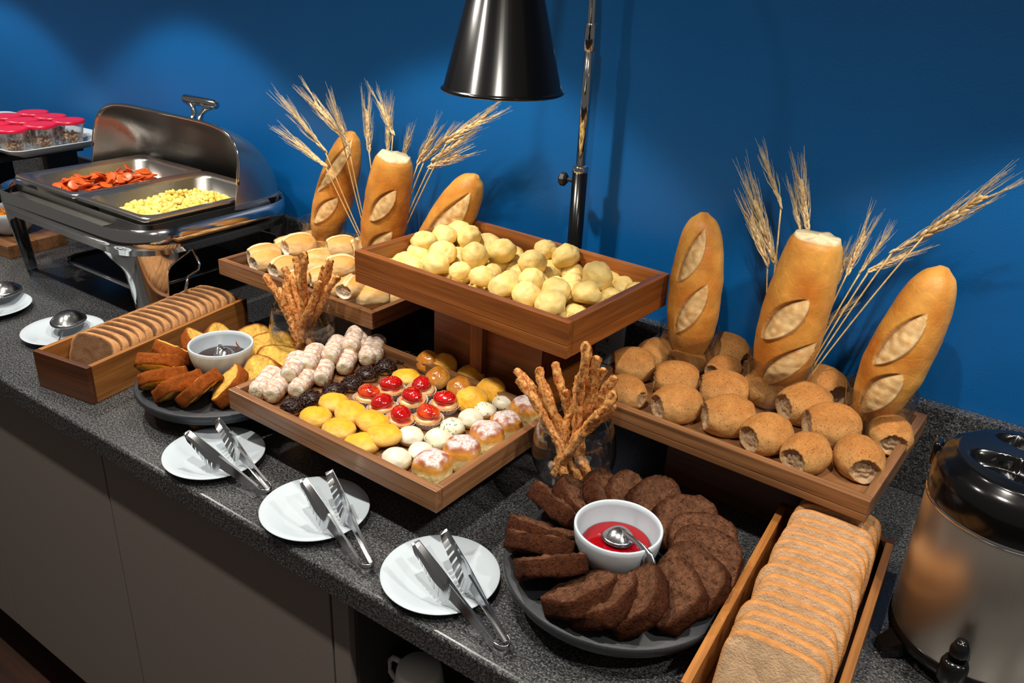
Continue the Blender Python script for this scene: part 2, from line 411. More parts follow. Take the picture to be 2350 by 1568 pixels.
# ------------------------------------------------------------------ trays and risers
def tray(name, origin, rz, L, D, hrim, hbot, tone, label, th=0.012, inner=None):
    """origin = front left corner; local x along the front, y to the wall"""
    o = empty(name, TR((origin[0], origin[1], ZC), rz)); fl = hbot + 0.008 if inner is None else inner
    e = 0.0003
    sp_ = hbot + (hrim - hbot) * 0.36
    for nm, z0, z1 in (('rail', sp_, hrim), ('base_strip', hbot, sp_ - 0.0002)):
        box(nm, 0, L, 0, th, z0, z1, wd(tone, 0), o, bev=0.0012)
        box(nm, 0, L, D - th, D, z0, z1, wd(tone, 0), o, bev=0.0012)
        box(nm, 0, th, th + e, D - th - e, z0, z1, wd(tone, 1), o, bev=0.0012)
        box(nm, L - th, L, th + e, D - th - e, z0, z1, wd(tone, 1), o, bev=0.0012)
    n = 4; w_ = (D - 2 * th - 2 * e) / n
    for k in range(n):
        box('base_board', th + e, L - th - e, th + e + k * w_, th + e + (k + 1) * w_ - 0.0004, hbot + 0.001, fl, wd(tone, 0), o, bev=0.0004)
    return tag(o, label, 'tray', 'wooden serving trays')
def riser(cx, cy, rz, wx, wy, h, label, tone='dark'):
    o = empty('wooden_riser', TR((cx, cy, ZC + 0.0005), rz)); a, b = wx / 2, wy / 2; t_ = 0.015; h -= 0.001
    box('panel', -a, a, -b, -b + t_, 0, h, wd(tone, 0), o, bev=0.001)
    box('panel', -a, a, b - t_, b, 0, h, wd(tone, 0), o, bev=0.001)
    box('panel', -a, -a + t_, -b + t_ + .0003, b - t_ - .0003, 0, h, wd(tone, 1), o, bev=0.001)
    box('panel', a - t_, a, -b + t_ + .0003, b - t_ - .0003, 0, h, wd(tone, 1), o, bev=0.001)
    return tag(o, label, 'riser', 'wooden risers under the trays'), a, b
CT_R = math.radians(-3.4)     # cheese bread tray
CHEESE = (-0.916, 0.335); CL, CD, CH, CB = 0.413, 0.270, 0.2716, 0.219; CF = 0.229
tray('serving_tray', CHEESE, CT_R, CL, CD, CH, CB, 'red', 'tall reddish wooden tray heaped with pale cheese breads, under the black lamp', 0.013, CF)
r_, a_, b_ = riser(-0.70, 0.478, CT_R, 0.22, 0.15, CB, 'tall dark wooden riser holding up the cheese bread tray', 'red')
box('cleat', -0.02, 0.004, -b_ - 0.013, -b_ - 0.0003, 0.085, 0.2175, wd('red', 2), r_, bev=0.001)
PASTRY = (-0.961, 0.111); PR_ = math.radians(-1.2); PL, PD, PH, PB = 0.410, 0.268, 0.100, 0.068; PF = 0.080
tray('serving_tray', PASTRY, PR_, PL, PD, PH, PB, 'teak', 'low wooden tray filled with rows of small pastries and cookies')
PF = PB + 0.008
riser(-0.755, 0.25, PR_, 0.22, 0.14, PB, 'low dark riser hidden under the pastry tray')
BROWN = (-0.5245, 0.3655); BR_ = math.radians(-2.2); BL, BD, BH, BB = 0.418, 0.273, 0.147, 0.117; BF = BB + 0.008
tray('serving_tray', BROWN, BR_, BL, BD, BH, BB, 'teak', 'wooden tray of brown bran rolls on the right, beside the steel dispenser')
riser(-0.30, 0.52, BR_, 0.20, 0.14, BB, 'dark wooden riser in the shadow under the bran roll tray')
WHITE = (-1.317, 0.369); WR_ = math.radians(-0.2); WL, WD, WH, WB = 0.404, 0.266, 0.154, 0.124; WF = WB + 0.008
tray('serving_tray', WHITE, WR_, WL, WD, WH, WB, 'teak', 'wooden tray of small white rolls behind the left glass of straws')
riser(-1.10, 0.515, WR_, 0.20, 0.14, WB, 'dark wooden riser under the white roll tray')

# ------------------------------------------------------------------ cheese breads
def cheese_mesh(seed):
    vs0, fs = ico(4); out, cols = [], []
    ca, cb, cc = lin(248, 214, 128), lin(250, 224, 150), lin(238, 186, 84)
    for p in vs0:
        q = Vector(p); r = 1 + 0.13 * nz(p, 1.3, seed * 3.1) + 0.05 * nz(p, 3.2, seed) + 0.015 * nz(p, 9, seed)
        cr = abs(nz(p, 1.1, seed + 9.0)); r -= 0.07 * (1 - sst(0, 0.09, cr)) * sst(-0.1, 0.5, p[2])
        q = q * r; q.z *= 0.88
        if q.z < -0.55: q.z = -0.55 - (-(q.z) - 0.55) * 0.25
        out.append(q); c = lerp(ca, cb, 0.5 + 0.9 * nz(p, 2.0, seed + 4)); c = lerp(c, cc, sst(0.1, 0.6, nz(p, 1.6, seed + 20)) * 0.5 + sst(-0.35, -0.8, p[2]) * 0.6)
        cols.append(c)
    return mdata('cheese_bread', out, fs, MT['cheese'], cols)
CHV = [cheese_mesh(k) for k in range(7)]
cb = [(195,395,75,0),(368,390,98,0),(520,245,88,1),(625,215,85,1),(532,330,90,1),(695,300,75,0),(845,225,90,0),(850,295,84,1),(815,375,62,0),(665,410,95,1),
      (895,425,92,1),(980,310,66,0),(995,245,46,0),(1130,320,95,0),(1090,395,96,1),(470,470,62,0),(615,490,95,1),(795,535,75,1),(735,590,70,0),(955,580,92,1),
      (1065,490,75,0),(1180,510,62,0),(1305,475,95,1),(1210,465,70,0),(1445,370,78,1),(1560,425,92,1),(1450,520,75,0),(1590,540,75,0),(1690,475,70,0),(1765,570,105,1),
      (1955,560,84,0),(1935,640,80,0),(1585,605,75,0),(1295,600,95,1),(1110,650,105,1),(1265,705,100,1),(1470,675,100,1),(1685,695,100,1),(1430,765,108,1),(1615,815,75,0),
      (1795,640,75,0),(1860,710,75,0),(890,650,60,0),(1000,690,60,0),(1530,850,60,0),(270,425,55,0),(345,465,60,0),(505,415,60,0)]
pts, rr = [], []
for x, y, r, lay in cb:
    px, py = 800 + x / 3.092, 450 + y / 3.092; h = CF + (0.013 if lay == 0 else 0.036)
    p = P(px, py, h); dist = (p - Vector((0, Y0, ZC + S))).length; rad = r / 3.092 * dist / FPX * 1.08
    q = Matrix.Rotation(-CT_R, 3, 'Z') @ (p - V(CHEESE[0], CHEESE[1], 0)); m_ = 0.0135 + rad * 0.95
    q.x = min(max(q.x, m_), CL - m_); q.y = min(max(q.y, m_), CD - m_)
    if lay == 0: q.z = CF + rad * 0.58
    pts.append(V(CHEESE[0], CHEESE[1], 0) + Matrix.Rotation(CT_R, 3, 'Z') @ q); rr.append(rad)
frnd = random.Random(5)
for gx in range(11):
    for gy in range(7):
        q = Vector((0.034 + gx * (CL - 0.068) / 10 + frnd.uniform(-.006, .006), 0.034 + gy * (CD - 0.068) / 6 + frnd.uniform(-.006, .006), CF + 0.0105))
        p = V(CHEESE[0], CHEESE[1], 0) + Matrix.Rotation(CT_R, 3, 'Z') @ q
        if all((p - e).xy.length > 0.0255 for e, (_, _, _, lay) in zip(pts, cb) if lay == 0) and all((p - e).xy.length > 0.012 for e in pts):
            pts.append(p); rr.append(0.0185); cb.append((0, 0, 0, 0))
for i, lb in enumerate(rowlabels(pts, 6, 'round pale cheese bread', ' under the lamp')):
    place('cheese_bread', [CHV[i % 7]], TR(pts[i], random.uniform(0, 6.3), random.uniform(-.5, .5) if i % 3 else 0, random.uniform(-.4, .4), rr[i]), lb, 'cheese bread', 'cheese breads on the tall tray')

# ------------------------------------------------------------------ rolls
def roll_mesh(seed, kind):
    vs0, fs = ico(5); out, cols = [], []
    bran = kind == 'bran'
    top = lin(184, 124, 64) if bran else lin(222, 162, 82); side = lin(208, 156, 94) if bran else lin(232, 200, 146)
    crumb = lin(196, 164, 128) if bran else lin(222, 206, 182); pale = lin(176, 128, 74) if bran else lin(238, 212, 164)
    for p in vs0:
        x, y, z = p
        s_ = 2.06 if bran else 2.2; k = (abs(x) ** s_ + (y * y + z * z) ** (s_ / 2)) ** (-1 / s_)
        q = Vector((x * k, y * k, z * k)); q *= 1 + 0.05 * nz(p, 1.5, seed * 2.3) + 0.02 * nz(p, 4, seed)
        rad = math.hypot(q.y, q.z); c = lerp(side, top, sst(0.05, 0.85, q.z) + 0.35 * nz(p, 1.4, seed + 3))
        if bran: c = lerp(c, side, sst(-0.2, -0.8, q.z))
        e = (0.84 if bran else 0.80) if (seed % 2 == 0 or q.x < 0) else 0.93
        if abs(q.x) > e:                                             # torn open ends
            cut = sst(e, 1.0, abs(q.x)); q.x = math.copysign(e + (abs(q.x) - e) * 0.3, q.x)
            inn = sst(0.66, 0.42, rad); q.x -= math.copysign(0.20 * inn + 0.07 * nz(p, 7, seed + 8) * inn, q.x)
            c = lerp(c, crumb, sst(0.70, 0.58, rad)); c = tuple(v_ * (1 + 0.25 * nz(p, 9, seed)) for v_ in c) if inn > 0 else c
        if not bran and seed % 3 != 2:                               # lengthwise slit with a raised lip
            t_ = q.y - 0.18 * math.sin(q.x * 2 + seed) - 0.1
            if q.z > 0 and abs(q.x) < 0.85:
                q.z += 0.10 * math.exp(-((t_ - 0.16) / 0.12) ** 2) - 0.13 * math.exp(-(t_ / 0.07) ** 2)
                c = lerp(c, pale, 0.85 * math.exp(-((t_ - 0.02) / 0.22) ** 2)); c = lerp(c, lin(196, 128, 56), 0.7 * math.exp(-((t_ + 0.24) / 0.12) ** 2))
        q.z *= 0.92 if bran else 0.84
        if q.z < -0.6: q.z = -0.6 + (q.z + 0.6) * 0.3
        out.append((q.x * (1.22 if bran else 1.36), q.y, q.z)); cols.append(c)
    return mdata('bread_roll', out, fs, MT[kind], cols)
BRV = [roll_mesh(k, 'bran') for k in range(6)]; WHV = [roll_mesh(k + 30, 'white') for k in range(6)]
bran = [(175,280,128,25),(300,215,112,60),(470,255,110,50),(700,215,130,-20),(680,300,105,75),(140,420,118,-15),(415,365,135,15),(420,500,140,42),(680,430,142,12),
        (915,415,126,-8),(705,570,148,25),(1130,510,148,38),(1230,410,142,-38),(920,665,142,50),(1280,625,150,20),(1140,770,138,62),(1435,800,142,118),(1605,665,128,112)]
pts, rr = [], []
for x, y, r, a in bran:
    p = P(1380 + x / 2.4227, 720 + y / 2.4227, BF + 0.022); dist = (p - Vector((0, Y0, ZC + S))).length; rad = r / 2.4227 * dist / FPX * 0.87
    p.z = ZC + BF + rad * 0.645 + 0.0005; pts.append(p); rr.append(rad)
for i, lb in enumerate(rowlabels(pts, 4, 'brown bran roll', ' of right tray')):
    place('bran_roll', [BRV[i % 6]], TR(pts[i], math.radians(bran[i][3] + (12 if 0 < bran[i][3] < 70 else 0)), 0, 0, rr[i]), lb, 'bread roll', 'bran rolls on the right tray')
whites = [(460,480,165,20,0),(680,370,165,10,0),(640,590,160,35,0),(850,655,160,40,0),(1010,410,170,30,1),(960,300,150,15,0),(1240,340,120,-10,0),(775,440,120,20,0),(1265,450,130,-60,0),
          (1490,430,165,10,1),(1400,350,130,20,0),(1590,290,120,5,0),(1750,440,170,20,1),(1240,560,150,5,0),(1190,650,140,0,0),(1480,640,160,5,1),(1290,765,160,15,0),(1460,740,120,-30,0),
          (1640,660,130,30,0),(1590,880,170,60,1),(1840,1000,190,-5,0),(2090,1000,150,-20,0),(1000,760,130,30,0),(1420,860,140,20,0)]
pts, rr = [], []
for x, y, r, a, lay in whites:
    h = WF + (0.017 if lay == 0 else 0.036)
    p = P(480 + x / 4.896, 480 + y / 4.896, h); dist = (p - Vector((0, Y0, ZC + S))).length; rad = r / 4.896 * dist / FPX * 0.90
    m_ = 0.013 + rad * 0.95
    p.x = min(max(p.x, WHITE[0] + m_), WHITE[0] + WL - m_); p.y = min(max(p.y, WHITE[1] + m_), WHITE[1] + WD - m_)
    if lay == 0: p.z = ZC + WF + rad * 0.645 + 0.0005
    pts.append(p); rr.append(rad)
for i, lb in enumerate(rowlabels(pts, 5, 'small white split roll', ' of left tray')):
    place('white_roll', [WHV[i % 6]], TR(pts[i], math.radians(whites[i][3] + 46), random.uniform(-.35, .35), 0, rr[i]), lb, 'bread roll', 'white rolls on the left tray')

# ------------------------------------------------------------------ baguettes in tumblers, wheat
CAMP = Vector((0, Y0, ZC + S))
def baguette(bot, top, R, slashes, cut, label, seed):
    """slashes: (u centre, angle centre, half length, half width, slant)"""
    L = (top - bot).length; NU, NA = 210, 144; out, cols = [], []
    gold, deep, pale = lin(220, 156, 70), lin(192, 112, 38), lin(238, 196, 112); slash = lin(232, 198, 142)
    us = [0.0] + list(np.linspace(0.004, 0.996, NU - 2)) + [1.0]
    for u in us:
        pk = [(0, .30), (.06, .55), (.18, .84), (.36, 1.0), (.58, .98), (.76, .86), (.88, .70), (.95, .50), (.98, .34), (1.0, .0)] if not cut else [(0, .30), (.06, .55), (.18, .84), (.38, 1.0), (.66, .98), (.86, .88), (.95, .80), (.985, .72), (1.0, .60)]
        prof_ = R * float(np.interp(u, np.linspace(0, 1, 101), np.convolve(np.pad(np.interp(np.linspace(0, 1, 101), [q[0] for q in pk], [q[1] for q in pk]), 3, 'edge'), np.ones(7) / 7, 'valid')))
        if u in (0.0, 1.0): prof_ = 0.0005
        for k in range(NA):
            a = -PI + 2 * PI * k / NA; p3 = (math.cos(a), math.sin(a), u * L / R)
            r = prof_ * (1 + 0.035 * nz(p3, 0.8, seed) + 0.012 * nz(p3, 3, seed)); z = u * L
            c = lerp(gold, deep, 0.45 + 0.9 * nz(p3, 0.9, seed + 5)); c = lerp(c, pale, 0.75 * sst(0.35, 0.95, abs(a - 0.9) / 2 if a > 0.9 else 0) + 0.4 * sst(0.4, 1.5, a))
            if cut and u > 0.975: c = lerp(c, lin(236, 214, 172), sst(0.975, 0.99, u)); z += 0.005 * nz(p3, 2, seed) * sst(0.97, 1, u)
            for (u0, a0, hl, hw, sl) in slashes:
                du = (u - u0) * L; da = (a - a0) * R; s_ = du * math.cos(sl) + da * math.sin(sl); t_ = -du * math.sin(sl) + da * math.cos(sl)
                el = (s_ / (hl * L)) ** 2; wl = hw * R * max(0.0, 1 - el) ** 0.8
                if el < 1 and wl > 1e-5:
                    q = t_ / wl
                    if abs(q) < 1.25:
                        ins = 1 - sst(0.84, 1.12, abs(q)); fade = min(1, (1 - el) * 2.5); nn = nz(p3, 5, seed + 1)
                        c = lerp(c, lerp(slash, lin(196, 146, 86), 0.45 + 0.8 * nn), ins)
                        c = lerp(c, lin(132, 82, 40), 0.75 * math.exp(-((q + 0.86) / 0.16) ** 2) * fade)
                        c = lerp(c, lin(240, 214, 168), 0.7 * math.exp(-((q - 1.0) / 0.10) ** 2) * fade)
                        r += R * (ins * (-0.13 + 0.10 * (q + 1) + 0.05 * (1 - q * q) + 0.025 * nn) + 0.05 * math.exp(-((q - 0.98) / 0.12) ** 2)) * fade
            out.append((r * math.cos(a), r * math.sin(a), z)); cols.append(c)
    fs = []
    for i in range(len(us) - 1):
        for k in range(NA):
            q = (k + 1) % NA; fs.append((i * NA + k, i * NA + q, (i + 1) * NA + q, (i + 1) * NA + k))
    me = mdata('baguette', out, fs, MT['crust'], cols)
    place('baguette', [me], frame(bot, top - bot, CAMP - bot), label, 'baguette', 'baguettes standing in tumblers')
def tumbler(c, label, R=0.046, H=0.074):
    prof_ = [(0.0, 0.0), (R * 0.86, 0.0), (R * 0.9, 0.003), (R, H - 0.001), (R - 0.0008, H), (R - 0.0018, H - 0.001), (R * 0.88, 0.012), (0.0, 0.010)]
    place('glass_tumbler', [mdata('glass_tumbler', *lathe(prof_, 56), MT['glass'])], TR(c), label, 'glass', 'tumblers holding baguettes')
SL = 0.62
def P2(px, py, y): return PY(px, py, y)
gR = [P(1577, 792, BF), P(1782, 880, BF), P(2018, 955, BF)]
gL = [P(745, 556, WF), P(868, 590, WF), P(985, 560, WF)]
for g in gR: g.y = min(g.y, 0.575)
gR[0] = PY(1577, 792, 0.573); gR[1] = PY(1782, 878, 0.562); gR[2] = PY(2010, 956, 0.556)
gL[0] = PY(745, 556, 0.572); gL[1] = PY(868, 590, 0.560); gL[2] = PY(978, 560, 0.572); gL[2].x = min(gL[2].x, WHITE[0] + WL - 0.060)
for g in gR: g.z = ZC + BF + 0.0005
for g in gL: g.z = ZC + WF + 0.0005
for g, lb in zip(gR + gL, ['clear tumbler at the left of the right tray, holding a straight baguette', 'clear tumbler in the middle of the right tray, with wheat stems inside',
                           'clear tumbler at the right end of the right tray, holding a leaning baguette', 'clear tumbler at the back of the left tray, nearest the chafing dish',
                           'clear tumbler in the middle of the left tray, holding a cut baguette', 'clear tumbler hidden behind the cheese bread tray']):
    tumbler(g, lb)
up = Vector((0, 0, 1))
def bag(g, base_dx, toppx, ytop, R, slashes, cut, label, seed):
    bot = g + Vector((base_dx, 0, 0.0135)); top = PY(*toppx, ytop)
    baguette(bot, top, R, slashes, cut, label, seed)
bag(gR[0], 0.004, (1616, 487), 0.590, 0.040, [(0.74, -0.30, 0.19, 0.36, 0.42), (0.40, -0.12, 0.20, 0.36, 0.50)], False, 'whole golden baguette with two slashes, left of the three over the bran rolls', 1)
bag(gR[1], -0.004, (1878, 540), 0.575, 0.0455, [(0.52, -0.30, 0.19, 0.40, 0.62), (0.24, 0.12, 0.24, 0.38, 0.72)], True, 'baguette with a cut crumb top, between the others over the bran rolls', 2)
bag(gR[2], -0.012, (2168, 612), 0.575, 0.0405, [(0.58, -0.20, 0.20, 0.40, 0.36), (0.25, -0.05, 0.18, 0.48, 0.40)], False, 'golden baguette leaning right, rightmost in the picture', 3)
bag(gL[0], -0.012, (809, 302), 0.600, 0.0385, [(0.72, -0.45, 0.27, 0.38, 0.38), (0.36, -0.35, 0.17, 0.38, 0.5)], False, 'golden baguette leaning right, behind the left wheat stalks', 4)
bag(gL[1], -0.002, (905, 356), 0.565, 0.0435, [(0.62, -0.2, 0.18, 0.36, 0.55), (0.27, -0.15, 0.18, 0.36, 0.6)], True, 'baguette with a cut top, in the middle of the left tray', 5)
bag(gL[2], -0.015, (1093, 402), 0.585, 0.0415, [(0.62, -0.1, 0.30, 0.52, 0.2)], False, 'baguette with one long slash leaning right, behind the cheese breads', 6)

# wheat
def ear_meshes(seed):
    v0, f0 = ico(2); lst, cols = [], []; aw, acol = [], []
    n = 26; L = 0.080; straw, lt = lin(220, 184, 124), lin(246, 220, 172)
    rnd = random.Random(seed)
    for i in range(n):
        z = L * i / n; a = (i % 2) * PI + rnd.uniform(-.5, .5) + (PI / 2 if i % 5 == 4 else 0); w_ = 0.0030 * (1 - 0.5 * (i / n) ** 2)
        c = Vector((math.cos(a) * w_ * 0.9, math.sin(a) * w_ * 0.9, z)); d = Vector((math.cos(a) * 0.17, math.sin(a) * 0.17, 1)).normalized()
        m_ = frame(c, d, (math.cos(a), math.sin(a), 0.01)) @ Matrix.Diagonal((0.0021, 0.0024, 0.0074, 1))
        lst.append(([tuple(m_ @ Vector(p)) for p in v0], f0)); col = lerp(straw, lt, rnd.random()); cols += [col] * len(v0)
        for q in range(3):
            dd = (d + Vector((rnd.uniform(-.07, .07), rnd.uniform(-.07, .07), 0))).normalized(); al = rnd.uniform(0.035, 0.06) * (0.8 + 0.3 * i / n)
            st = c + d * 0.005; mid = st + dd * al * 0.5 + Vector((math.cos(a), math.sin(a), 0)) * 0.0015; en = st + dd * al + Vector((math.cos(a), math.sin(a), 0)) * -0.001
            aw.append(tube([st, mid, en], [0.00036, 0.0003, 0.00014], 3, False))
    e = mdata('ear', *join(lst), MT['wheat'], cols); av, af = join(aw)
    return e, mdata('awns', av, af, MT['wheat'], [lin(240, 214, 166)] * len(av))
EARS = [ear_meshes(k) for k in range(4)]
def wheat(bot, base, tip, label, group, k):
    d = (tip - base); sc_ = max(0.6, min(1.25, d.length / 0.125))
    o = empty('wheat_stalk', Matrix.Translation(bot)); inv = Matrix.Translation(-bot)
    mid = bot.lerp(base, 0.55) + (base - bot).cross(Vector((0, 1, 0))) * 0.02
    path = []
    d1 = d.normalized() * 0.04
    for i in range(9):
        s_ = i / 8; a = bot.lerp(mid, s_); b = mid.lerp(base, s_); path.append(a.lerp(b, s_) - bot)
    sv, sf = tube(path, 0.0012, 6)
    ob('stem', mdata('stem', sv, sf, MT['wheat'], [lin(230, 194, 130)] * len(sv)), o)
    m_ = inv @ frame(base, d, (0.3, 1, 0.2)) @ Matrix.Rotation(k * 1.3, 4, 'Z') @ Matrix.Diagonal((sc_, sc_, sc_, 1))
    ob('ear', EARS[k % 4][0], o, m_); a_o = ob('awns', EARS[k % 4][1], o, m_); a_o['kind'] = 'stuff'
    tag(o, label, 'wheat', group)
c3 = lambda x, y: (500 + x / 2.613, 180 + y / 2.613)
c6 = lambda x, y: (1380 + x / 2.4227, 320 + y / 2.4227)
wl_ = [((345,290),(640,520)), ((360,100),(640,430)), ((490,40),(740,340)), ((660,80),(790,440)), ((890,60),(905,430)), ((925,40),(1050,330)), ((1030,100),(1020,440)),
       ((1160,290),(1110,490)), ((1740,155),(1380,370)), ((1335,250),(1200,510)), ((1565,300),(1290,490)), ((1545,415),(1270,535)), ((1440,280),(1240,490))]
wlab = ['lowest wheat stalk leaning left toward the chafing dish', 'wheat stalk reaching furthest left, above the lowest one', 'second tallest wheat stalk leaning left over the baguette',
        'wheat stalk crossing in front of the back left baguette', 'upright wheat stalk standing left of the cut baguette', 'tallest upright wheat stalk above the left cut baguette',
        'short upright wheat stalk rising behind the left cut baguette', 'small wheat stalk close to the right side of the left cut baguette', 'long wheat stalk pointing right toward the lamp shade',
        'wheat stalk at the left of the right-leaning bunch', 'wheat stalk in the middle of the right-leaning bunch', 'lowest wheat stalk of the right-leaning bunch', 'wheat stalk at the top of the right-leaning bunch']
for i, (tp, bs) in enumerate(wl_):
    sx = bs[0] - 960; g = gL[1]; yb = 0.612 if i in (4, 5, 6, 7) else (0.570 if sx < 0 else 0.590)
    b = PY(*c3(*bs), yb - (0.045 if i < 4 else 0)); t_ = PY(*c3(*tp), yb - (0.075 if i < 4 else 0.0))
    bot = g + Vector((-0.034 + 0.003 * i if i < 4 else 0.030 - 0.002 * i if i > 7 else -0.01 + 0.006 * (i - 4), (0.012 if i < 4 else 0.030 if i < 8 else 0.018), 0.020))
    wheat(bot, b, t_, wlab[i], 'wheat stalks in the left tumbler', i)
wr_ = [((790,160),(970,690)), ((780,290),(925,690)), ((880,30),(1000,370)), ((1090,70),(1145,490)), ((1065,300),(1112,520)), ((2330,180),(1800,530)), ((2000,420),(1620,625)),
       ((1850,570),(1490,730)), ((1525,390),(1370,740)), ((1610,500),(1440,740)), ((1385,600),(1285,840)), ((1430,890),(1190,1070)), ((1320,740),(1262,900))]
wrl = ['wheat stalk leaning left, upper of the left pair over the bran rolls', 'wheat stalk leaning left, lowest of the left ones over the bran rolls', 'tall thin wheat stalk curving up left of the right cut baguette',
       'upright wheat stalk directly above the right cut baguette', 'short wheat stalk rising behind the right cut baguette', 'longest wheat stalk sweeping far right under the bright wall patch',
       'wheat ear on the long right-pointing stem, below the longest one', 'drooping wheat stalk pointing right below the long ones', 'upright brown wheat stalk right of the cut baguette',
       'wheat stalk leaning right beside the upright brown one', 'small wheat stalk hugging the right side of the cut baguette', 'lowest small wheat stalk, right of the middle tumbler', 'wheat ear pressed against the cut baguette']
for i, (tp, bs) in enumerate(wr_):
    g = gR[1]; yb = 0.615 if i in (3, 4) else (0.600 if i < 3 else 0.606)
    b = PY(*c6(*bs), yb); t_ = PY(*c6(*tp), yb + 0.012 - (0.05 if i == 5 else 0))
    bot = g + Vector((-0.025 + 0.004 * i if i < 5 else 0.030 - 0.0015 * (i - 5), 0.028 if i < 5 else 0.016, 0.020))
    wheat(bot, b, t_, wrl[i], 'wheat stalks in the right tumbler', i + 1)
# ------------------------------------------------------------------ pastries on the low tray
def crop5(x, y): return 500 + x / 3.092, 720 + y / 3.092
def spin_mesh(name, NU, NA, fn, mat, closed_ends=True):
    out, cols, fs = [], [], []
    for i in range(NU):
        for k in range(NA):
            p, c = fn(i / (NU - 1), -PI + 2 * PI * k / NA); out.append(p); cols.append(c)
    for i in range(NU - 1):
        for k in range(NA):
            q = (k + 1) % NA; fs.append((i * NA + k, i * NA + q, (i + 1) * NA + q, (i + 1) * NA + k))
    if closed_ends: fs.append(tuple(range(NA))[::-1]); fs.append(tuple(range((NU - 1) * NA, NU * NA)))
    return mdata(name, out, fs, mat, cols)
def horn_mesh(seed):
    powder, tan, brown = lin(226, 220, 214), lin(224, 180, 128), lin(182, 120, 68)
    def fn(u, a):
        z = (u - 0.5) * 4.6; w_ = (u * 5.0 + a / (2 * PI) + seed * 0.13) % 1.0
        p3 = (math.cos(a), math.sin(a), z)
        r = 1 + 0.20 * (w_ - 0.5) + 0.06 * nz(p3, 1.6, seed * 3) + 0.05 * nz(p3, 6, seed)
        e = min(u, 1 - u); r *= 0.80 + 0.20 * sst(0, 0.12, e)
        if e == 0: r *= 0.35; z *= 0.94
        elif e < 0.03: r *= 0.9
        c = lerp(tan, brown, 0.5 + nz(p3, 2, seed + 7)); upness = p3[0]
        pw = sst(-0.35, 0.5, upness + 0.7 * nz(p3, 1.7, seed + 2)) * (0.62 + 0.8 * nz(p3, 3.5, seed + 4)); c = lerp(c, powder, pw)
        if w_ > 0.86: c = lerp(c, brown, 0.55)
        if e < 0.02: c = lin(232, 216, 180)
        return (r * p3[0], r * p3[1], z), c
    return spin_mesh('cream_horn', 70, 44, fn, MT['horn'])
HORNS = [horn_mesh(k) for k in range(5)]
hr = [(228,450,0),(322,490,0),(428,520,0),(600,495,0),(752,410,0),(918,330,0),(1072,270,0),(1232,205,0),(405,335,1),(545,385,1),(655,325,1),(715,225,1),(820,265,1),(955,195,1),(1105,155,1),(570,285,1),(855,175,1)]
cnt = 0
def horn_axis():
    d = P(*crop5(480, 430), PF + 0.013) - P(*crop5(365, 610), PF + 0.013); d.z = 0; return d.normalized()
HA = horn_axis()
hpts = []
for x, y, row in hr:
    h = PF + (0.0155 if row == 0 else 0.030)
    if (x, y) in ((405, 335), (715, 225), (1105, 155), (570, 285), (855, 175)): h = PF + 0.0205
    hp_ = P(*crop5(x, y), h); hp_ += HA * 0.004; hp_.x = max(hp_.x, PASTRY[0] + 0.012); hp_.y = min(hp_.y, PASTRY[1] + PD - 0.012); hpts.append(hp_)
fro = sorted([i for i in range(len(hr)) if hr[i][2] == 0], key=lambda i: hpts[i].x); bac = sorted([i for i in range(len(hr)) if hr[i][2]], key=lambda i: hr[i][0])
for i in range(len(hr)):
    row = fro if hr[i][2] == 0 else bac
    lb = 'sugar-dusted flaky pastry horn, %s in %s row of horns' % (from_left(row.index(i), len(row)), 'the front' if hr[i][2] == 0 else 'the back')
    d = HA.copy(); d.rotate(Matrix.Rotation(random.uniform(-.16, .16), 3, 'Z'))
    place('pastry_horn', [HORNS[i % 5]], frame(hpts[i], d, up) @ Matrix.Diagonal((0.0142, 0.0142, 0.0158, 1)), lb, 'pastry', 'pastry horns on the low tray')
# chocolate puffs with sprinkles
def puff_mesh(name, seed, base, top, mat, flat=0.72):
    vs0, fs = ico(4); out, cols = [], []
    for p in vs0:
        q = Vector(p) * (1 + 0.10 * nz(p, 1.4, seed * 2.7) + 0.04 * nz(p, 4, seed)); q.z *= flat
        if q.z < -0.4: q.z = -0.4 + (q.z + 0.4) * 0.3
        cols.append(lerp(base, top, sst(-0.25, 0.05, p[2] + 0.2 * nz(p, 2.5, seed + 3)))); out.append(q)
    return mdata(name, out, fs, mat, cols)
def sprinkles(seed, n, col, R, ln, flat=0.72):
    rnd = random.Random(seed); lst = []
    for i in range(n):
        z = rnd.uniform(-0.1, 1); a = rnd.uniform(0, 2 * PI); r = math.sqrt(max(0, 1 - z * z)); c = Vector((r * math.cos(a), r * math.sin(a), z * flat)) * R
        d = Vector((rnd.uniform(-1, 1), rnd.uniform(-1, 1), rnd.uniform(-.5, .5))); nrm = c.normalized(); d = (d - nrm * d.dot(nrm)).normalized() + nrm * rnd.uniform(-.15, .35)
        lst.append(tube([c - d * ln / 2, c + d * ln / 2], 0.055 * (1 if ln > .2 else .7), 5))
    v_, f_ = join(lst); return mdata('sprinkles', v_, f_, MT['choc'] if col else MT['zest'], [col] * len(v_) if col else None)
CHP = [puff_mesh('puff', k, lin(206, 158, 90), lin(50, 28, 22), MT['choc']) for k in range(3)]
CHS = [sprinkles(k, 95, lin(44, 24, 18), 1.04, 0.34) for k in range(3)]
ch = [(530,655),(660,600),(825,545),(955,495),(1060,425),(1190,375),(1340,320)]
for i, (x, y) in enumerate(ch):
    p = P(*crop5(x, y), PF + 0.010); p.z = ZC + PF + 0.0077
    place('chocolate_puff', [('puff', CHP[i % 3]), ('sprinkles', CHS[i % 3], 'stuff')], TR(p, i * 1.1, 0, 0, 0.0172), 'dark chocolate puff with sprinkles, %s of its row' % from_left(i, len(ch)), 'pastry', 'chocolate puffs on the low tray')
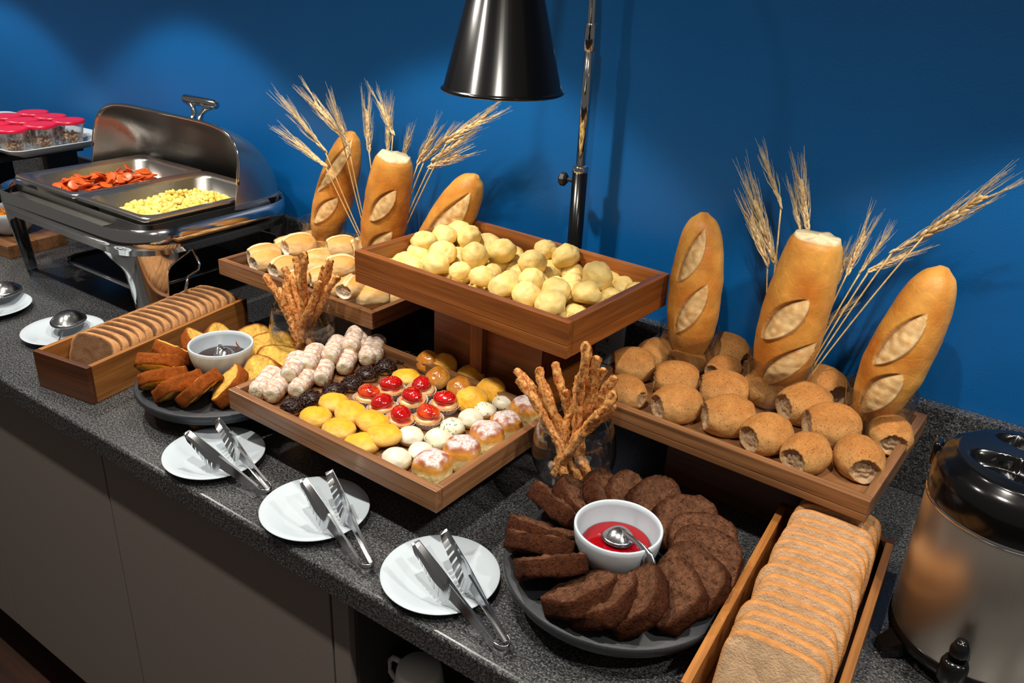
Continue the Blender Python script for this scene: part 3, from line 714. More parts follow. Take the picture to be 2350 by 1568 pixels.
# cookies
def cookie_mesh(seed, kind):
    vs0, fs = ico(4); out, cols = [], []
    body, glz, edge = (lin(230, 182, 92), lin(238, 174, 44), lin(200, 140, 62)) if kind != 'bun' else (lin(232, 180, 96), lin(208, 132, 46), lin(236, 192, 108))
    for p in vs0:
        q = Vector(p) * (1 + 0.08 * nz(p, 1.6, seed * 2.1) + 0.025 * nz(p, 5, seed)); q.z *= 0.60 if kind != 'bun' else 0.8
        q.x *= 1.0 if kind == 'bun' else 1.12
        if q.z < -0.3: q.z = -0.3 + (q.z + 0.3) * 0.3
        ck = abs(nz(p, 1.9, seed + 11)); crack = (1 - sst(0, 0.06, ck)) * sst(0.2, 0.6, p[2])
        q.z -= 0.10 * crack
        c = lerp(body, glz, sst(0.25, 0.75, p[2] + 0.35 * nz(p, 1.5, seed + 5))); c = lerp(c, edge, 0.5 * sst(-0.1, -0.6, p[2]) + 0.3 * crack); cols.append(c); out.append(q)
    return mdata(kind, out, fs, MT['cookie'] if kind != 'bun' else MT['glaze'], cols)
COK = [cookie_mesh(k, 'cookie') for k in range(4)]; GLB = [cookie_mesh(k + 20, 'bun') for k in range(2)]
ck = [(695,735,0,0),(825,635,0,0),(945,705,1,0.35),(860,820,0,0),(1100,775,1,0.5),(1020,925,0,0),(1180,865,1,0)]
clab = ['leftmost yellow cookie along the front edge of the low tray', 'shiny yellow cookie behind the front left ones, touching a chocolate puff', 'yellow cookie lying between two others in the cookie cluster',
        'yellow cookie second along the front edge of the low tray', 'tilted yellow cookie touching the strawberry tarts', 'yellow cookie third along the front edge, nearest the camera', 'shiny yellow cookie leaning on the iced puffs']
for i, (x, y, lay, tl) in enumerate(ck):
    p = P(*crop5(x, y), PF + (0.009 if not lay else 0.016)); p.z = ZC + PF + (0.0084 if not lay else 0.016)
    place('cookie', [COK[i % 4]], TR(p, -0.5 + 0.2 * i, 0, tl * 0.5, 0.0228), clab[i], 'cookie', 'yellow cookies at the front of the low tray')
cbk = [(1340,440,'cookie',0,0,'yellow cookie behind the strawberry tarts, leftmost of the back group'), (1485,345,'bun',0,-0.9,'brown glazed cookie standing at the back edge behind others'),
       (1600,365,'cookie',0.2,-0.95,'dull yellow cookie standing upright at the back edge'), (1560,455,'bun',0,-0.5,'big shiny glazed bun behind the strawberry tarts'),
       (1790,445,'cookie',0.1,-0.7,'dull yellow cookie standing behind the smaller glazed bun'), (1715,520,'bun',0,-0.3,'smaller shiny glazed bun right of the big one'),
       (1800,605,'cookie',0.5,-0.75,'bright yellow cookie tilted beside the white iced puffs'), (1940,545,'cookie',0.2,-0.9,'dull yellow cookie standing furthest right at the back')]
for i, (x, y, kd, rz, rx, lb) in enumerate(cbk):
    tl = abs(rx); p = P(*crop5(x, y), PF + 0.012 + 0.008 * tl); p.z = ZC + PF + (0.0075 if kd == 'cookie' else 0.010) + 0.010 * tl; r = 0.0225 if kd == 'cookie' else 0.0200
    me = COK[(i + 1) % 4] if kd == 'cookie' else GLB[i % 2]
    place('cookie' if kd == 'cookie' else 'glazed_bun', [me], TR(p, rz, -rx, 0, r), lb, 'cookie' if kd == 'cookie' else 'bun', 'cookies and glazed buns at the back of the low tray')
# strawberry tarts
def tart_parts(seed):
    n = 56
    def cup(r0, r1, z1, wav, th):
        lp = []
        for r, z in ((0.0001, 0.0), (r0, 0.0), (r1, z1), (r1 - th, z1), (r0 - th, th), (0.0001, th)):
            lp.append([((r + (wav * (k % 2) if r > r0 else 0)) * math.cos(2 * PI * k / n), (r + (wav * (k % 2) if r > r0 else 0)) * math.sin(2 * PI * k / n), z) for k in range(n)])
        return loft(lp)
    pap = mdata('paper_cup', *cup(0.0135, 0.0185, 0.0095, 0.0011, 0.0004), MT['paper'], smooth=False)
    sv, sf = cup(0.0125, 0.0168, 0.0102, 0.0, 0.003); sv = [(x, y, z + 0.0008) for x, y, z in sv]
    shell = mdata('pastry_shell', sv, sf, MT['shell'], [lin(208, 156, 90)] * len(sv))
    vs0, fs = ico(4); cr, cc, br, bc = [], [], [], []
    for p in vs0:
        f = 1 + 0.10 * nz(p, 2.2, seed + 2); cr.append((p[0] * 0.0158 * f, p[1] * 0.0158 * f, 0.0085 + p[2] * 0.0048 * f))
        cc.append(lerp(lin(244, 226, 178), lin(226, 84, 70), sst(0.0, 0.4, nz(p, 1.3, seed + 6) + 0.22)))
        g = 1 + 0.10 * nz(p, 1.3, seed + 4); br.append((p[0] * 0.0145 * g, p[1] * 0.0118 * g, 0.0165 + p[2] * 0.0088 * g))
        bc.append(lerp(lin(176, 12, 16), lin(226, 80, 24) if seed % 4 == 0 else lin(196, 20, 20), sst(-0.3, 0.5, nz(p, 1.1, seed + 9))))
    cream = mdata('cream', cr, fs, MT['cream'], cc); berry = mdata('strawberry', br, fs, MT['berry'], bc)
    rnd = random.Random(seed); lst = []
    v0, f0 = ico(1)
    for k in range(34):
        a, b = rnd.uniform(0, 6.28), rnd.uniform(0, 1); d = Vector((math.cos(a) * b, math.sin(a) * b, math.sqrt(1 - b * b)))
        c_ = Vector((d.x * 0.0147, d.y * 0.0120, 0.0165 + d.z * 0.0089)); lst.append(([tuple(c_ + Vector(q) * 0.00035) for q in v0], f0))
    v_, f_ = join(lst); nuts = mdata('sugar_grains', v_, f_, MT['shell'], [lin(236, 186, 120)] * len(v_))
    return [('paper_cup', pap), ('pastry_shell', shell), ('cream', cream), ('strawberry', berry), ('sugar_grains', nuts, 'stuff')]
TA = [tart_parts(k) for k in range(4)]
ta = [(1065,590,0,'strawberry tart with orange-red berry, leftmost of the tarts'),(1230,530,1,'strawberry tart behind the leftmost one, beside the chocolate puffs'),(1440,530,2,'strawberry tart furthest back, in front of the big glazed bun'),
      (1385,610,3,'strawberry tart in the middle of the cluster'),(1610,635,1,'strawberry tart furthest right, in a white paper cup'),(1170,660,2,'strawberry tart behind the tilted yellow cookie'),
      (1290,745,3,'dark red strawberry tart nearest the front of the cluster'),(1490,735,0,'orange-red strawberry tart in a paper cup beside the iced puffs')]
for i, (x, y, k, lb) in enumerate(ta):
    p = P(*crop5(x, y), PF + 0.013); p.z = ZC + PF + 0.0005
    place('strawberry_tart', TA[k], TR(p, i * 0.9, 0.08 * (i % 3 - 1), 0, 1.24), lb, 'tart', 'strawberry tarts on the low tray')
# iced puffs
def iced_parts(seed):
    base = puff_mesh('choux', seed + 40, lin(206, 158, 92), lin(222, 180, 116), MT['cookie'], 0.78)
    vs0, fs = ico(4); out, cols = [], []
    for p in vs0:
        f = 1.05 + 0.10 * nz(p, 1.4, (seed + 40) * 2.7) + 0.03 * nz(p, 3, seed); q = Vector(p) * f; q.z *= 0.80
        lim = -0.05 + 0.32 * nz((p[0], p[1], 0), 1.6, seed)
        if q.z < lim: k = 0.90; q.x *= k; q.y *= k; q.z = lim - 0.02 + (q.z - lim) * 0.15
        out.append(q); cols.append(lerp(lin(220, 212, 186), lin(230, 224, 204), 0.5 + nz(p, 1.5, seed)))
    return [('choux', base), ('icing', mdata('icing', out, fs, MT['icing'], cols))]
IC = [iced_parts(k) for k in range(3)]; ZS = [sprinkles(k + 50, 24, None, 1.06, 0.11, 0.82) for k in range(2)]
ic_ = [(1265,1030,1.15,0),(1435,975,1.0,0),(1370,865,1.05,0),(1570,885,1.15,1),(1665,800,1.0,1),(1795,740,1.05,0),(1895,685,1.0,1),(2025,625,1.0,1)]
il = ['smooth white iced puff at the front edge, nearest the camera', 'white iced puff behind the front one, beside a sugar bun', 'white iced puff touching a yellow cookie', 'white iced puff with green lime zest, beside the front tart',
      'white iced puff in the middle of its row, with faint zest', 'white iced puff with a bare golden side', 'white iced puff third from the back of its row', 'white iced puff with green zest at the back']
for i, (x, y, s_, zst) in enumerate(ic_):
    p = P(*crop5(x, y), PF + 0.012); p.z = ZC + PF + 0.0085 * s_
    place('iced_puff', IC[i % 3] + ([('lime_zest', ZS[i % 2], 'stuff')] if zst else []), TR(p, i * 1.7, 0, 0, 0.0170 * s_), il[i], 'pastry', 'white iced puffs on the low tray')
# sugar buns
def bun_mesh(seed):
    vs0, fs = ico(5); out, cols = [], []
    side, topc, pw = lin(252, 232, 168), lin(158, 84, 42), lin(228, 224, 222)
    for p in vs0:
        s_ = 3.2; k = (abs(p[0]) ** s_ + abs(p[1]) ** s_ + abs(p[2]) ** 2.6) ** (-1 / 3.0); q = Vector(p) * k
        q *= 1 + 0.05 * nz(p, 1.4, seed * 2) + 0.035 * nz(p, 4.5, seed) * sst(0.5, -0.2, p[2])
        q.z *= 1.0
        if q.z < -0.6: q.z = -0.6 + (q.z + 0.6) * 0.25
        b = sst(0.42, 0.72, p[2] + 0.18 * nz(p, 1.8, seed + 3)); c = lerp(side, lin(216, 150, 60), sst(0.0, 0.35, p[2])); c = lerp(c, topc, b)
        d = sst(0.5, 0.95, p[2] + 0.55 * nz(p, 3.0, seed + 6)) * (0.7 + 0.8 * nz(p, 14, seed)); c = lerp(c, pw, d); cols.append(c); out.append(q)
    return mdata('sugar_bun', out, fs, MT['bun'], cols)
BU = [bun_mesh(k) for k in range(5)]
for i, (x, y, r) in enumerate([(1525,1095,1.0),(1735,1000,1.03),(1915,885,1.0),(2060,805,0.93),(2195,695,0.98)]):
    p = P(*crop5(x, y), PF + 0.016); p.z = ZC + PF + 0.0152 * r; p.x = min(p.x, PASTRY[0] + PL - 0.012 - 0.0248 * r)
    lb = ['sugar-dusted square bun, ' + k for k in ('nearest the camera at the tray corner', 'second from the tray corner', 'third from the corner, the brownest one', 'fourth from the tray corner', 'furthest back, beside the glass of straws')][i]
    place('sugar_bun', [BU[i]], TR(p, 0.15 + 0.3 * i, 0, 0, 0.0238 * r), lb, 'bun', 'sugar buns along the right rim')

# ------------------------------------------------------------------ goblets with cheese straws
def goblet(c, label):
    R = 0.0565
    o_ = [(0.0, 0.0), (0.034, 0.0), (0.0345, 0.0015), (0.012, 0.005), (0.0045, 0.012), (0.004, 0.035), (0.008, 0.047)]
    for k in range(1, 15):
        a = -PI / 2 + 0.12 + (PI / 2 + 0.50) * k / 14; o_.append((R * math.cos(a), 0.107 + 0.058 * math.sin(a) if a < 0 else 0.107 + 0.085 * math.sin(a)))
    top_ = o_[-1]; o_.append((top_[0] - 0.0006, top_[1] + 0.0006))
    inn = [(max(r - 0.0014, 0), z + (0.001 if z < 0.06 else 0)) for r, z in reversed(o_[7:-1])] + [(0.0, 0.0505)]
    place('wine_glass', [mdata('wine_glass', *lathe(o_ + inn, 64), MT['glass'])], TR(c), label, 'glass', 'glasses of cheese straws'); return top_[1]
def straw_mesh(seed):
    lt, dk = lin(242, 184, 110), lin(202, 116, 52)
    def fn(u, a):
        tw = a + u * (5.0 + seed) ; sq = 1 / max(abs(math.cos(tw)), abs(math.sin(tw))) ** 0.85; p3 = (math.cos(a), math.sin(a), u * 22)
        r = (1 * sq * 0.84) * (1 + 0.30 * nz(p3, 0.9, seed * 2.2) + 0.22 * nz(p3, 2.3, seed)); e = min(u, 1 - u)
        if e == 0: r *= 0.45
        bx = 1.4 * nz((0, 0, u * 3), 1.0, seed + 3); by = 1.4 * nz((5, 0, u * 3), 1.0, seed + 6)
        c = lerp(lt, dk, 0.45 + 0.9 * nz(p3, 1.3, seed + 8)); return (r * p3[0] + bx, r * p3[1] + by, u), c
    return spin_mesh('cheese_straw', 60, 14, fn, MT['straw'])
STR = [straw_mesh(k) for k in range(5)]
def straws(c, tips, bots, labels, group, r=0.0066):
    for i, ((tx, ty), (bx, by, bz)) in enumerate(zip(tips, bots)):
        yy = c.y + [-0.012, 0.012, 0.0, 0.02, -0.02][i % 5]
        t_ = PY(tx, ty, yy); b = c + Vector((bx, by, bz)); L = (t_ - b).length
        place('cheese_straw', [STR[i % 5]], frame(b, t_ - b, (1, 0.3, 0)) @ Matrix.Diagonal((r, r, L, 1)), labels[i], 'breadstick', group)
gr = PY(1318, 1022, 0.283); gr = V(gr.x, 0.283, 0.0005)
goblet(gr, 'round wine glass full of cheese straws, beside the chocolate cake')
tR = [(1187,868),(1183,846),(1237,843),(1273,832),(1346,786),(1368,818),(1330,862),(1388,852),(1412,868),(1410,900),(1408,928),(1243,870),(1300,900)]
bR = [(0.030,0.0,0.072),(0.022,0.014,0.068),(0.016,-0.012,0.066),(0.012,0.012,0.064),(-0.004,0.008,0.062),(-0.010,0.02,0.066),(-0.014,-0.012,0.066),(-0.020,0.008,0.068),(-0.026,0.0,0.072),(-0.018,-0.018,0.070),(-0.028,-0.008,0.076),(0.008,-0.02,0.068),(0.0,0.024,0.068)]
lR = ['cheese straw at the right glass leaning furthest left, lower one', 'bent cheese straw leaning left above the lowest one', 'broad cheese straw third from left in the right glass', 'cheese straw leaning left with a flat end, fourth from left',
      'tallest cheese straw of the right glass', 'second tallest cheese straw, right of the tallest', 'long diagonal cheese straw in front of the tallest', 'thin cheese straw leaning right behind the others', 'cheese straw reaching over a bran roll',
      'thick cheese straw leaning right in the right glass', 'lowest cheese straw on the right side of the right glass', 'cheese straw in the middle left of the right glass', 'short cheese straw in the middle of the right glass']
straws(gr, tR, bR, lR, 'cheese straws in the right glass')
gl = PY(702, 765, 0.318); gl = V(gl.x - 0.006, 0.318, 0.0005)
goblet(gl, 'round wine glass full of cheese straws, behind the pastry horns')
tL = [(606,630),(652,612),(655,642),(677,590),(698,578),(733,645),(760,596),(776,640),(745,612),(640,660)]
bL = [(0.024,0.0,0.066),(0.016,0.014,0.064),(0.012,-0.012,0.066),(0.006,0.012,0.062),(0.0,-0.004,0.060),(-0.006,-0.018,0.066),(-0.018,0.004,0.066),(-0.024,-0.006,0.072),(-0.012,0.018,0.066),(0.016,-0.02,0.07)]
lL = ['cheese straw leaning furthest left in the left glass', 'thin cheese straw second from left in the left glass', 'broad brown cheese straw at the front of the left glass', 'pale cheese straw beside the tallest in the left glass', 'tallest cheese straw of the left glass',
      'short flat-ended cheese straw at the middle of the left glass', 'curved cheese straw leaning right in the left glass', 'rightmost cheese straw in the left glass', 'cheese straw behind the curved one in the left glass', 'short cheese straw low on the left of the left glass']
straws(gl, tL, bL, lL, 'cheese straws in the left glass')

# ------------------------------------------------------------------ plates and tongs
R_ = 0.0735
pl_p = [(0.0, 0.0), (0.040, 0.0), (0.044, 0.002), (0.062, 0.0085), (R_ - 0.001, 0.0125), (R_, 0.0138), (R_ - 0.001, 0.0145), (0.061, 0.0112), (0.045, 0.0058), (0.041, 0.0042), (0.0, 0.004)]
PLM = mdata('plate', *lathe(pl_p, 72), MT['ceramic'])
for (a, b), lb in zip([((375, 1040), (607, 1036)), ((598, 1166), (846, 1164)), ((875, 1316), (1145, 1314))],
                      ['small white plate under the tongs, furthest left of the three by the edge', 'small white plate under the tongs, middle one, half in shade', 'small white plate under the tongs beside the chocolate cake']):
    c = (P(*a, 0.0135) + P(*b, 0.0135)) / 2; c.z = ZC + 0.0003
    place('plate', [PLM], TR(c), lb, 'plate', 'plates with tongs along the counter edge')
def tongs(upx, t1, t2, label, base_h=0.0005):
    """channel-section spring tongs resting on their edge; U end on the counter, heads on the plate"""
    U = P(*upx, 0.010); A = P(*t1, 0.064); B = P(*t2, 0.064); mid = (A + B) / 2
    o = empty('tongs', TR((U.x, U.y, ZC))); inv = Vector((U.x, U.y, ZC))
    ax = (mid - U); ax.z = 0; L = ax.length; ax.normalize(); sd = Vector((-ax.y, ax.x, 0)); cs_ = 1 if sd.dot(CAMP - U) > 0 else -1
    for s_, T in ((-1, None), (1, None)):
        T = A if (A - U).dot(sd) * s_ > (B - U).dot(sd) * s_ else B
        off = (T - U).dot(sd); N = 60
        def cen(u):
            side_ = s_ * 0.009 + (off - s_ * 0.009) * (u ** 1.15)
            return U + ax * (0.008 + (L - 0.008) * u) + sd * side_
        top, bot = [], []
        for i in range(N + 1):
            u = i / N; c = cen(u); zt = 0.0175 + 0.0465 * u
            wd_ = 0.0150 + 0.0150 * sst(0.50, 0.60, u) - 0.0190 * sst(0.62, 0.96, u) - 0.0095 * sst(0.95, 1.0, u)
            zb = zt - max(wd_, 0.0015)
            top.append((c, zt)); bot.append((c, zb))
        pf = [(c.x, c.y, z) for c, z in top]
        low = []
        for i in range(N, -1, -1):
            c, zb = bot[i]; zt = top[i][1]; u = i / N
            low.append((c.x, c.y, zb))
        # teeth: rebuild the head as strips with gaps
        vs_, fs = [], []
        def quad(i0, i1, f0, f1):
            k = len(vs_)
            for th in (-0.0005, 0.0005):
                for i in (i0, i1):
                    c, zt = top[i]; zb = bot[i][1]
                    for f in (f0, f1):
                        bulge = 0.004 * sst(0.55, 0.75, i / N) * (1 - (2 * f - 1) ** 2) * s_
                        q = c + sd * (th + bulge + (0.5 - f) * 0.010 * sst(0.1, 0.7, i / N) * cs_); vs_.append((q.x - inv.x, q.y - inv.y, zb + (zt - zb) * f))
            fs.extend([(k, k + 1, k + 3, k + 2), (k + 4, k + 6, k + 7, k + 5), (k, k + 4, k + 5, k + 1), (k + 2, k + 3, k + 7, k + 6), (k, k + 2, k + 6, k + 4), (k + 1, k + 5, k + 7, k + 3)])
        for i in range(N):
            u = (i + .5) / N
            if u < 0.60: quad(i, i + 1, 0.0, 0.5); quad(i, i + 1, 0.5, 1.0)
            else:
                quad(i, i + 1, 0.40, 0.7); quad(i, i + 1, 0.7, 1.0)
                if i % 3 != 2 or u > 0.93: quad(i, i + 1, 0.0, 0.40)
        ob('arm', mdata('arm', vs_, fs, MT['tong'], smooth=False), o)
        rail = [(cen(i / N) + sd * (-s_ * 0.003)) for i in range(1, 34)]
        lst = []
        for f in (0.03, 0.97):
            vs2, fs2 = [], []
            for q, c in enumerate(rail):
                i = q + 1; zz = bot[i][1] + (top[i][1] - bot[i][1]) * f; d1 = c + sd * (s_ * 0.003)
                vs2 += [(d1.x - inv.x, d1.y - inv.y, zz), (c.x - inv.x, c.y - inv.y, zz), (d1.x - inv.x, d1.y - inv.y, zz + 0.0008), (c.x - inv.x, c.y - inv.y, zz + 0.0008)]
                if q: k = q * 4; fs2 += [(k - 4, k - 3, k + 1, k), (k - 2, k + 2, k + 3, k - 1), (k - 3, k - 1, k + 3, k + 1), (k - 4, k, k + 2, k - 2)]
            lst.append((vs2, fs2))
        ob('arm_flange', mdata('arm_flange', *join(lst), MT['tong'], smooth=False), o)
    vs_, fs = [], []; N = 18
    for i in range(N + 1):
        a = -PI / 2 + PI * i / N; d = ax * (0.008 - 0.0125 * math.cos(a)) + sd * (0.0092 * math.sin(a))
        dn = (-ax * math.cos(a) + sd * math.sin(a)) * 0.0006; hw = 0.0078
        for q in (d - dn, d + dn):
            vs_ += [(q.x, q.y, 0.009 - hw + 0.0006), (q.x, q.y, 0.009 + hw)]
        if i:
            k = i * 4; fs += [(k - 4, k - 3, k + 1, k), (k - 2, k + 2, k + 3, k - 1), (k - 3, k - 1, k + 3, k + 1), (k - 4, k, k + 2, k - 2)]
    ob('spring_end', mdata('spring_end', vs_, fs, MT['tong']), o)
    tag(o, label, 'tongs', 'steel tongs on plates')
tongs((614, 1128), (424, 988), (500, 962), 'steel tongs on the furthest left of the three plates')
tongs((846, 1300), (692, 1096), (758, 1083), 'steel tongs on the middle plate in front of the pastry tray')
tongs((1158, 1486), (950, 1240), (1020, 1218), 'steel tongs on the plate beside the chocolate cake')

# ------------------------------------------------------------------ sliced loaves and cakes
def slice_mesh(name, prof_, th, crust, crumb, mat, seed, rough=0.0012, edge=0.02, crustw=0.06):
    """flat slice in the local xz plane (base at z=0), thickness along y; crust on the rim"""
    n = len(prof_); cx = sum(p[0] for p in prof_) / n; cz = sum(p[1] for p in prof_) / n; out, cols, fs = [], [], []
    rings = [0.04, 0.2, 0.36, 0.52, 0.66, 0.78, 0.88, 0.95, 1.0]
    def ring(f, y, face):
        for (x, z) in prof_:
            px, pz = cx + (x - cx) * f, cz + (z - cz) * f; p3 = (px * 60, y * 60, pz * 60)
            d = rough * (nz(p3, 1.2, seed) + 0.6 * nz(p3, 3.0, seed + 2)); yy = y + d * (1 if f < 1 else 0.4)
            if f >= 0.99: k = 1 + edge * (nz(p3, 1.0, seed + 7) + 0.6 * nz(p3, 2.6, seed + 8)); px, pz = cx + (px - cx) * k, cz + (pz - cz) * k
            out.append((px, yy, pz)); k = sst(1 - crustw * 1.6, 1 - crustw * 0.4, f)
            c = lerp(crumb, crust, k); sh = 1 + 0.22 * nz(p3, 1.5, seed + 4); cols.append(tuple(v_ * sh for v_ in c))
    for f in rings: ring(f, -th / 2, 0)
    for y in (-th * 0.25, th * 0.25):
        ring(1.012, y, 1)
    for f in reversed(rings): ring(f, th / 2, 0)
    m_ = len(rings) * 2 + 2
    for i in range(m_ - 1):
        for k in range(n):
            q = (k + 1) % n; fs.append((i * n + k, i * n + q, (i + 1) * n + q, (i + 1) * n + k))
    fs.append(tuple(range(n))[::-1]); fs.append(tuple(range((m_ - 1) * n, m_ * n)))
    return mdata(name, out, fs, mat, cols)
def loaf_prof(w_, h, dome=0.25, n=44, r=0.012, sq=4.0):
    pts_ = []
    for k in range(n):
        a = 2 * PI * k / n - PI / 2; c, s_ = math.cos(a), math.sin(a); e = 2 / sq
        x = math.copysign(abs(c) ** e, c) * w_ / 2; z = h / 2 + math.copysign(abs(s_) ** e, s_) * h / 2
        if s_ > 0: z += dome * h * (1 - (2 * x / w_) ** 2) * 0.5; 
        pts_.append((x, z))
    return pts_
def loaf_box(corner, rz, W, L, H, label, tone='gold'):
    """corner = near left corner on the counter; local x across, y along"""
    o = empty('bread_box', TR((corner[0], corner[1], ZC + 0.0003), rz)); t_ = 0.0095
    box('side_board', 0, t_, t_ + .0003, L - t_ - .0003, 0, H, wd(tone, 1), o, bev=0.001)
    box('side_board', W - t_, W, t_ + .0003, L - t_ - .0003, 0, H, wd(tone, 1), o, bev=0.001)
    box('end_board', 0, W, 0, t_, 0, H, wd('dark' if tone == 'gold' else tone, 0), o, bev=0.001)
    box('end_board', 0, W, L - t_, L, 0, H, wd('dark' if tone == 'gold' else tone, 0), o, bev=0.001)
    box('bottom_board', t_ + .0003, W - t_ - .0003, t_ + .0003, L - t_ - .0003, 0.001, 0.009, wd(tone, 1), o)
    return tag(o, label, 'bread box', 'wooden bread boxes'), t_
HB = 0.067
lc = P(198, 847, HB); ll = P(103, 795, HB); lf = P(566, 685, HB)
d1 = lf - lc; a1 = math.atan2(d1.y, d1.x) - PI / 2; W1 = (lc - ll).length
loaf_box((lc.x - W1 * math.cos(a1), lc.y - W1 * math.sin(a1)), a1, W1, d1.length, HB, 'wooden bread box of sliced brown bread on the left')
o1 = Vector((lc.x - W1 * math.cos(a1), lc.y - W1 * math.sin(a1), ZC)); L1 = d1.length
SB = [slice_mesh('bread_slice', loaf_prof(0.104, 0.068, 0.04, sq=3.4), 0.0150, lin(202, 148, 98), lin(120, 86, 60), MT['slice'], k, 0.001, crustw=0.05) for k in range(4)]
def slices_in_box(org, ang, W, y0, y1, n, meshes, tilt, name, label, group, jit=0.003, xo=0.0, zlift=0.0):
    for i in range(n):
        y = y0 + (y1 - y0) * i / (n - 1); loc = org + Matrix.Rotation(ang, 3, 'Z') @ Vector((W / 2 + xo + random.uniform(-jit, jit), y, 0.0105 + zlift + 0.004 * abs(math.sin(tilt))))
        k = 'nearest slice' if i == 0 else ('furthest slice' if i == n - 1 else ORD[i] + ' slice from the near end')
        place(name, [meshes[i % len(meshes)]], TR(loc, ang + random.uniform(-.03, .03), tilt + random.uniform(-.03, .03)), '%s, %s' % (label, k), 'bread slice', group)
slices_in_box(o1, a1, W1, 0.052, L1 - 0.044, 16, SB, -0.42, 'brown_bread_slice', 'soft brown bread in the left box', 'brown bread slices', 0.002, 0.0, 0.006)
rc = P(1793, 1152, HB); re_ = P(2055, 1242, HB); rn = P(1560, 1566, HB)
d2 = rc - rn; a2 = math.atan2(d2.y, d2.x) - PI / 2; W2 = (re_ - rc).length; L2 = 0.372
o2 = Vector((rc.x, rc.y, ZC)) - Vector((-math.sin(a2), math.cos(a2), 0)) * L2
loaf_box((o2.x, o2.y), a2, W2, L2, HB, 'wooden bread box of sliced white bread on the right, beside the dispenser', 'gold')
SW = [slice_mesh('bread_slice', loaf_prof(0.100, 0.098, 0.03, sq=5.5), 0.0125, lin(198, 136, 76), lin(200, 166, 130), MT['slice'], k + 9, 0.0012, crustw=0.04) for k in range(4)]
slices_in_box(o2, a2, W2, 0.030, L2 - 0.062, 17, SW, -0.42, 'white_bread_slice', 'crusty white bread in the right box', 'white bread slices', 0.003, 0.004, 0.003)

def cake_stand(c, R, top, label):
    o = empty('cake_stand', TR((c.x, c.y, ZC)))
    pf = [(0, top - 0.020), (R * 0.93, top - 0.020), (R * 0.955, top - 0.018), (R * 0.955, top - 0.011), (R * 0.99, top - 0.010), (R, top - 0.008), (R, top - 0.002), (R - 0.002, top), (0, top)]
    ob('board', mdata('board', *lathe(pf, 96), MT['slate']), o)
    for k in range(3):
        a = -1.15 + k * 2 * PI / 3; fx, fy = 0.6 * R * math.cos(a), 0.6 * R * math.sin(a)
        v_, f_ = lathe([(0, 0.0004), (0.014, 0.0004), (0.016, 0.003), (0.016, top - 0.0205), (0, top - 0.0205)], 20)
        ob('foot', mdata('foot', [(x + fx, y + fy, z) for x, y, z in v_], f_, wd('gold', 2)), o)
    tag(o, label, 'cake stand', 'round slate cake stands')
def bowl(c, label, R=0.052, H=0.055):
    pf = [(0, 0), (0.022, 0), (0.024, 0.002)]
    for k in range(1, 13):
        a = PI / 2 * k / 12; pf.append((0.024 + (R - 0.024) * math.sin(a) ** 0.85, 0.002 + (H - 0.002) * (1 - math.cos(a)) ** 0.9))
    pf += [(R - 0.001, H + 0.001), (R - 0.0035, H)]
    for k in range(11, 0, -1):
        a = PI / 2 * k / 12; pf.append((0.021 + (R - 0.0245) * math.sin(a) ** 0.85, 0.005 + (H - 0.005) * (1 - math.cos(a)) ** 0.9))
    pf.append((0, 0.005))
    place('bowl', [mdata('bowl', *lathe(pf, 72), MT['ceramic'])], TR(c), label, 'bowl', 'white sauce bowls')
def ring_cake(ctr, htop, meshes, angs, rad, lean, name, cat, label, group, jit=0.004, liftf=0.0):
    order = sorted(range(len(angs)), key=lambda i: (90 - angs[i]) % 360)
    for i, adeg in enumerate(angs):
        k = order.index(i); wh = 'nearest the wall' if k == 0 else ORD[k] + ' clockwise from the one nearest the wall'
        a = math.radians(adeg + random.uniform(-5, 5)); rd = Vector((math.cos(a), math.sin(a), 0)); tg = Vector((math.sin(a), -math.cos(a), 0))   # clockwise
        ln = lean + random.uniform(-.13, .13)
        nrm = tg * math.cos(ln) + Vector((0, 0, 1)) * math.sin(ln); zz = -tg * math.sin(ln) + Vector((0, 0, 1)) * math.cos(ln)
        base = Vector((ctr.x, ctr.y, ZC + htop)) + rd * (rad + random.uniform(-jit, jit)) + Vector((0, 0, 0.0065 * math.sin(ln) + 0.0015 + liftf))
        m_ = Matrix.Identity(4); xd = zz.cross(nrm) * -1
        for q in range(3): m_[q][0], m_[q][1], m_[q][2], m_[q][3] = xd[q], -nrm[q], zz[q], base[q]
        if m_.to_3x3().determinant() < 0:
            for q in range(3): m_[q][0] *= -1
        place(name, [meshes[i % len(meshes)]], m_, '%s, %s' % (label, wh), cat, group)
cc = P(1420, 1290, 0.048); cakeC = V(-0.336, 0.184, 0)
cake_stand(cakeC, 0.138, 0.048, 'round black slate stand carrying the chocolate cake')
CK = [slice_mesh('cake_slice', loaf_prof(0.080, 0.058, 0.35, sq=4.6), 0.0205, lin(78, 42, 24), lin(114, 76, 54), MT['cake'], k + 30, 0.0050, 0.075, crustw=0.05) for k in range(5)]
ring_cake(cakeC, 0.048, CK, [k * 360 / 16 + 4 for k in range(16)], 0.093, 0.93, 'chocolate_cake_slice', 'cake slice', 'chocolate cake slice', 'chocolate cake slices around the bowl')
bowl(V(cakeC.x - 0.004, cakeC.y - 0.004, 0.0485), 'white bowl of red jam in the middle of the chocolate cake')
cakeL = V(-1.088, 0.192, 0)
cake_stand(cakeL, 0.136, 0.048, 'round black slate stand carrying the yellow cake')
CY = [slice_mesh('cake_slice', loaf_prof(0.074, 0.050, 0.30, sq=4.6), 0.0200, lin(142, 72, 24), lin(232, 184, 88), MT['sponge'], k + 50, 0.0034, 0.04, crustw=0.07) for k in range(5)]
ring_cake(cakeL, 0.048, CY, [-38, -66, -93, -120, -147, -175, 156, 128, 96, 62, 28, -6], 0.088, 0.86, 'yellow_cake_slice', 'cake slice', 'yellow cake slice', 'yellow cake slices around the bowl')
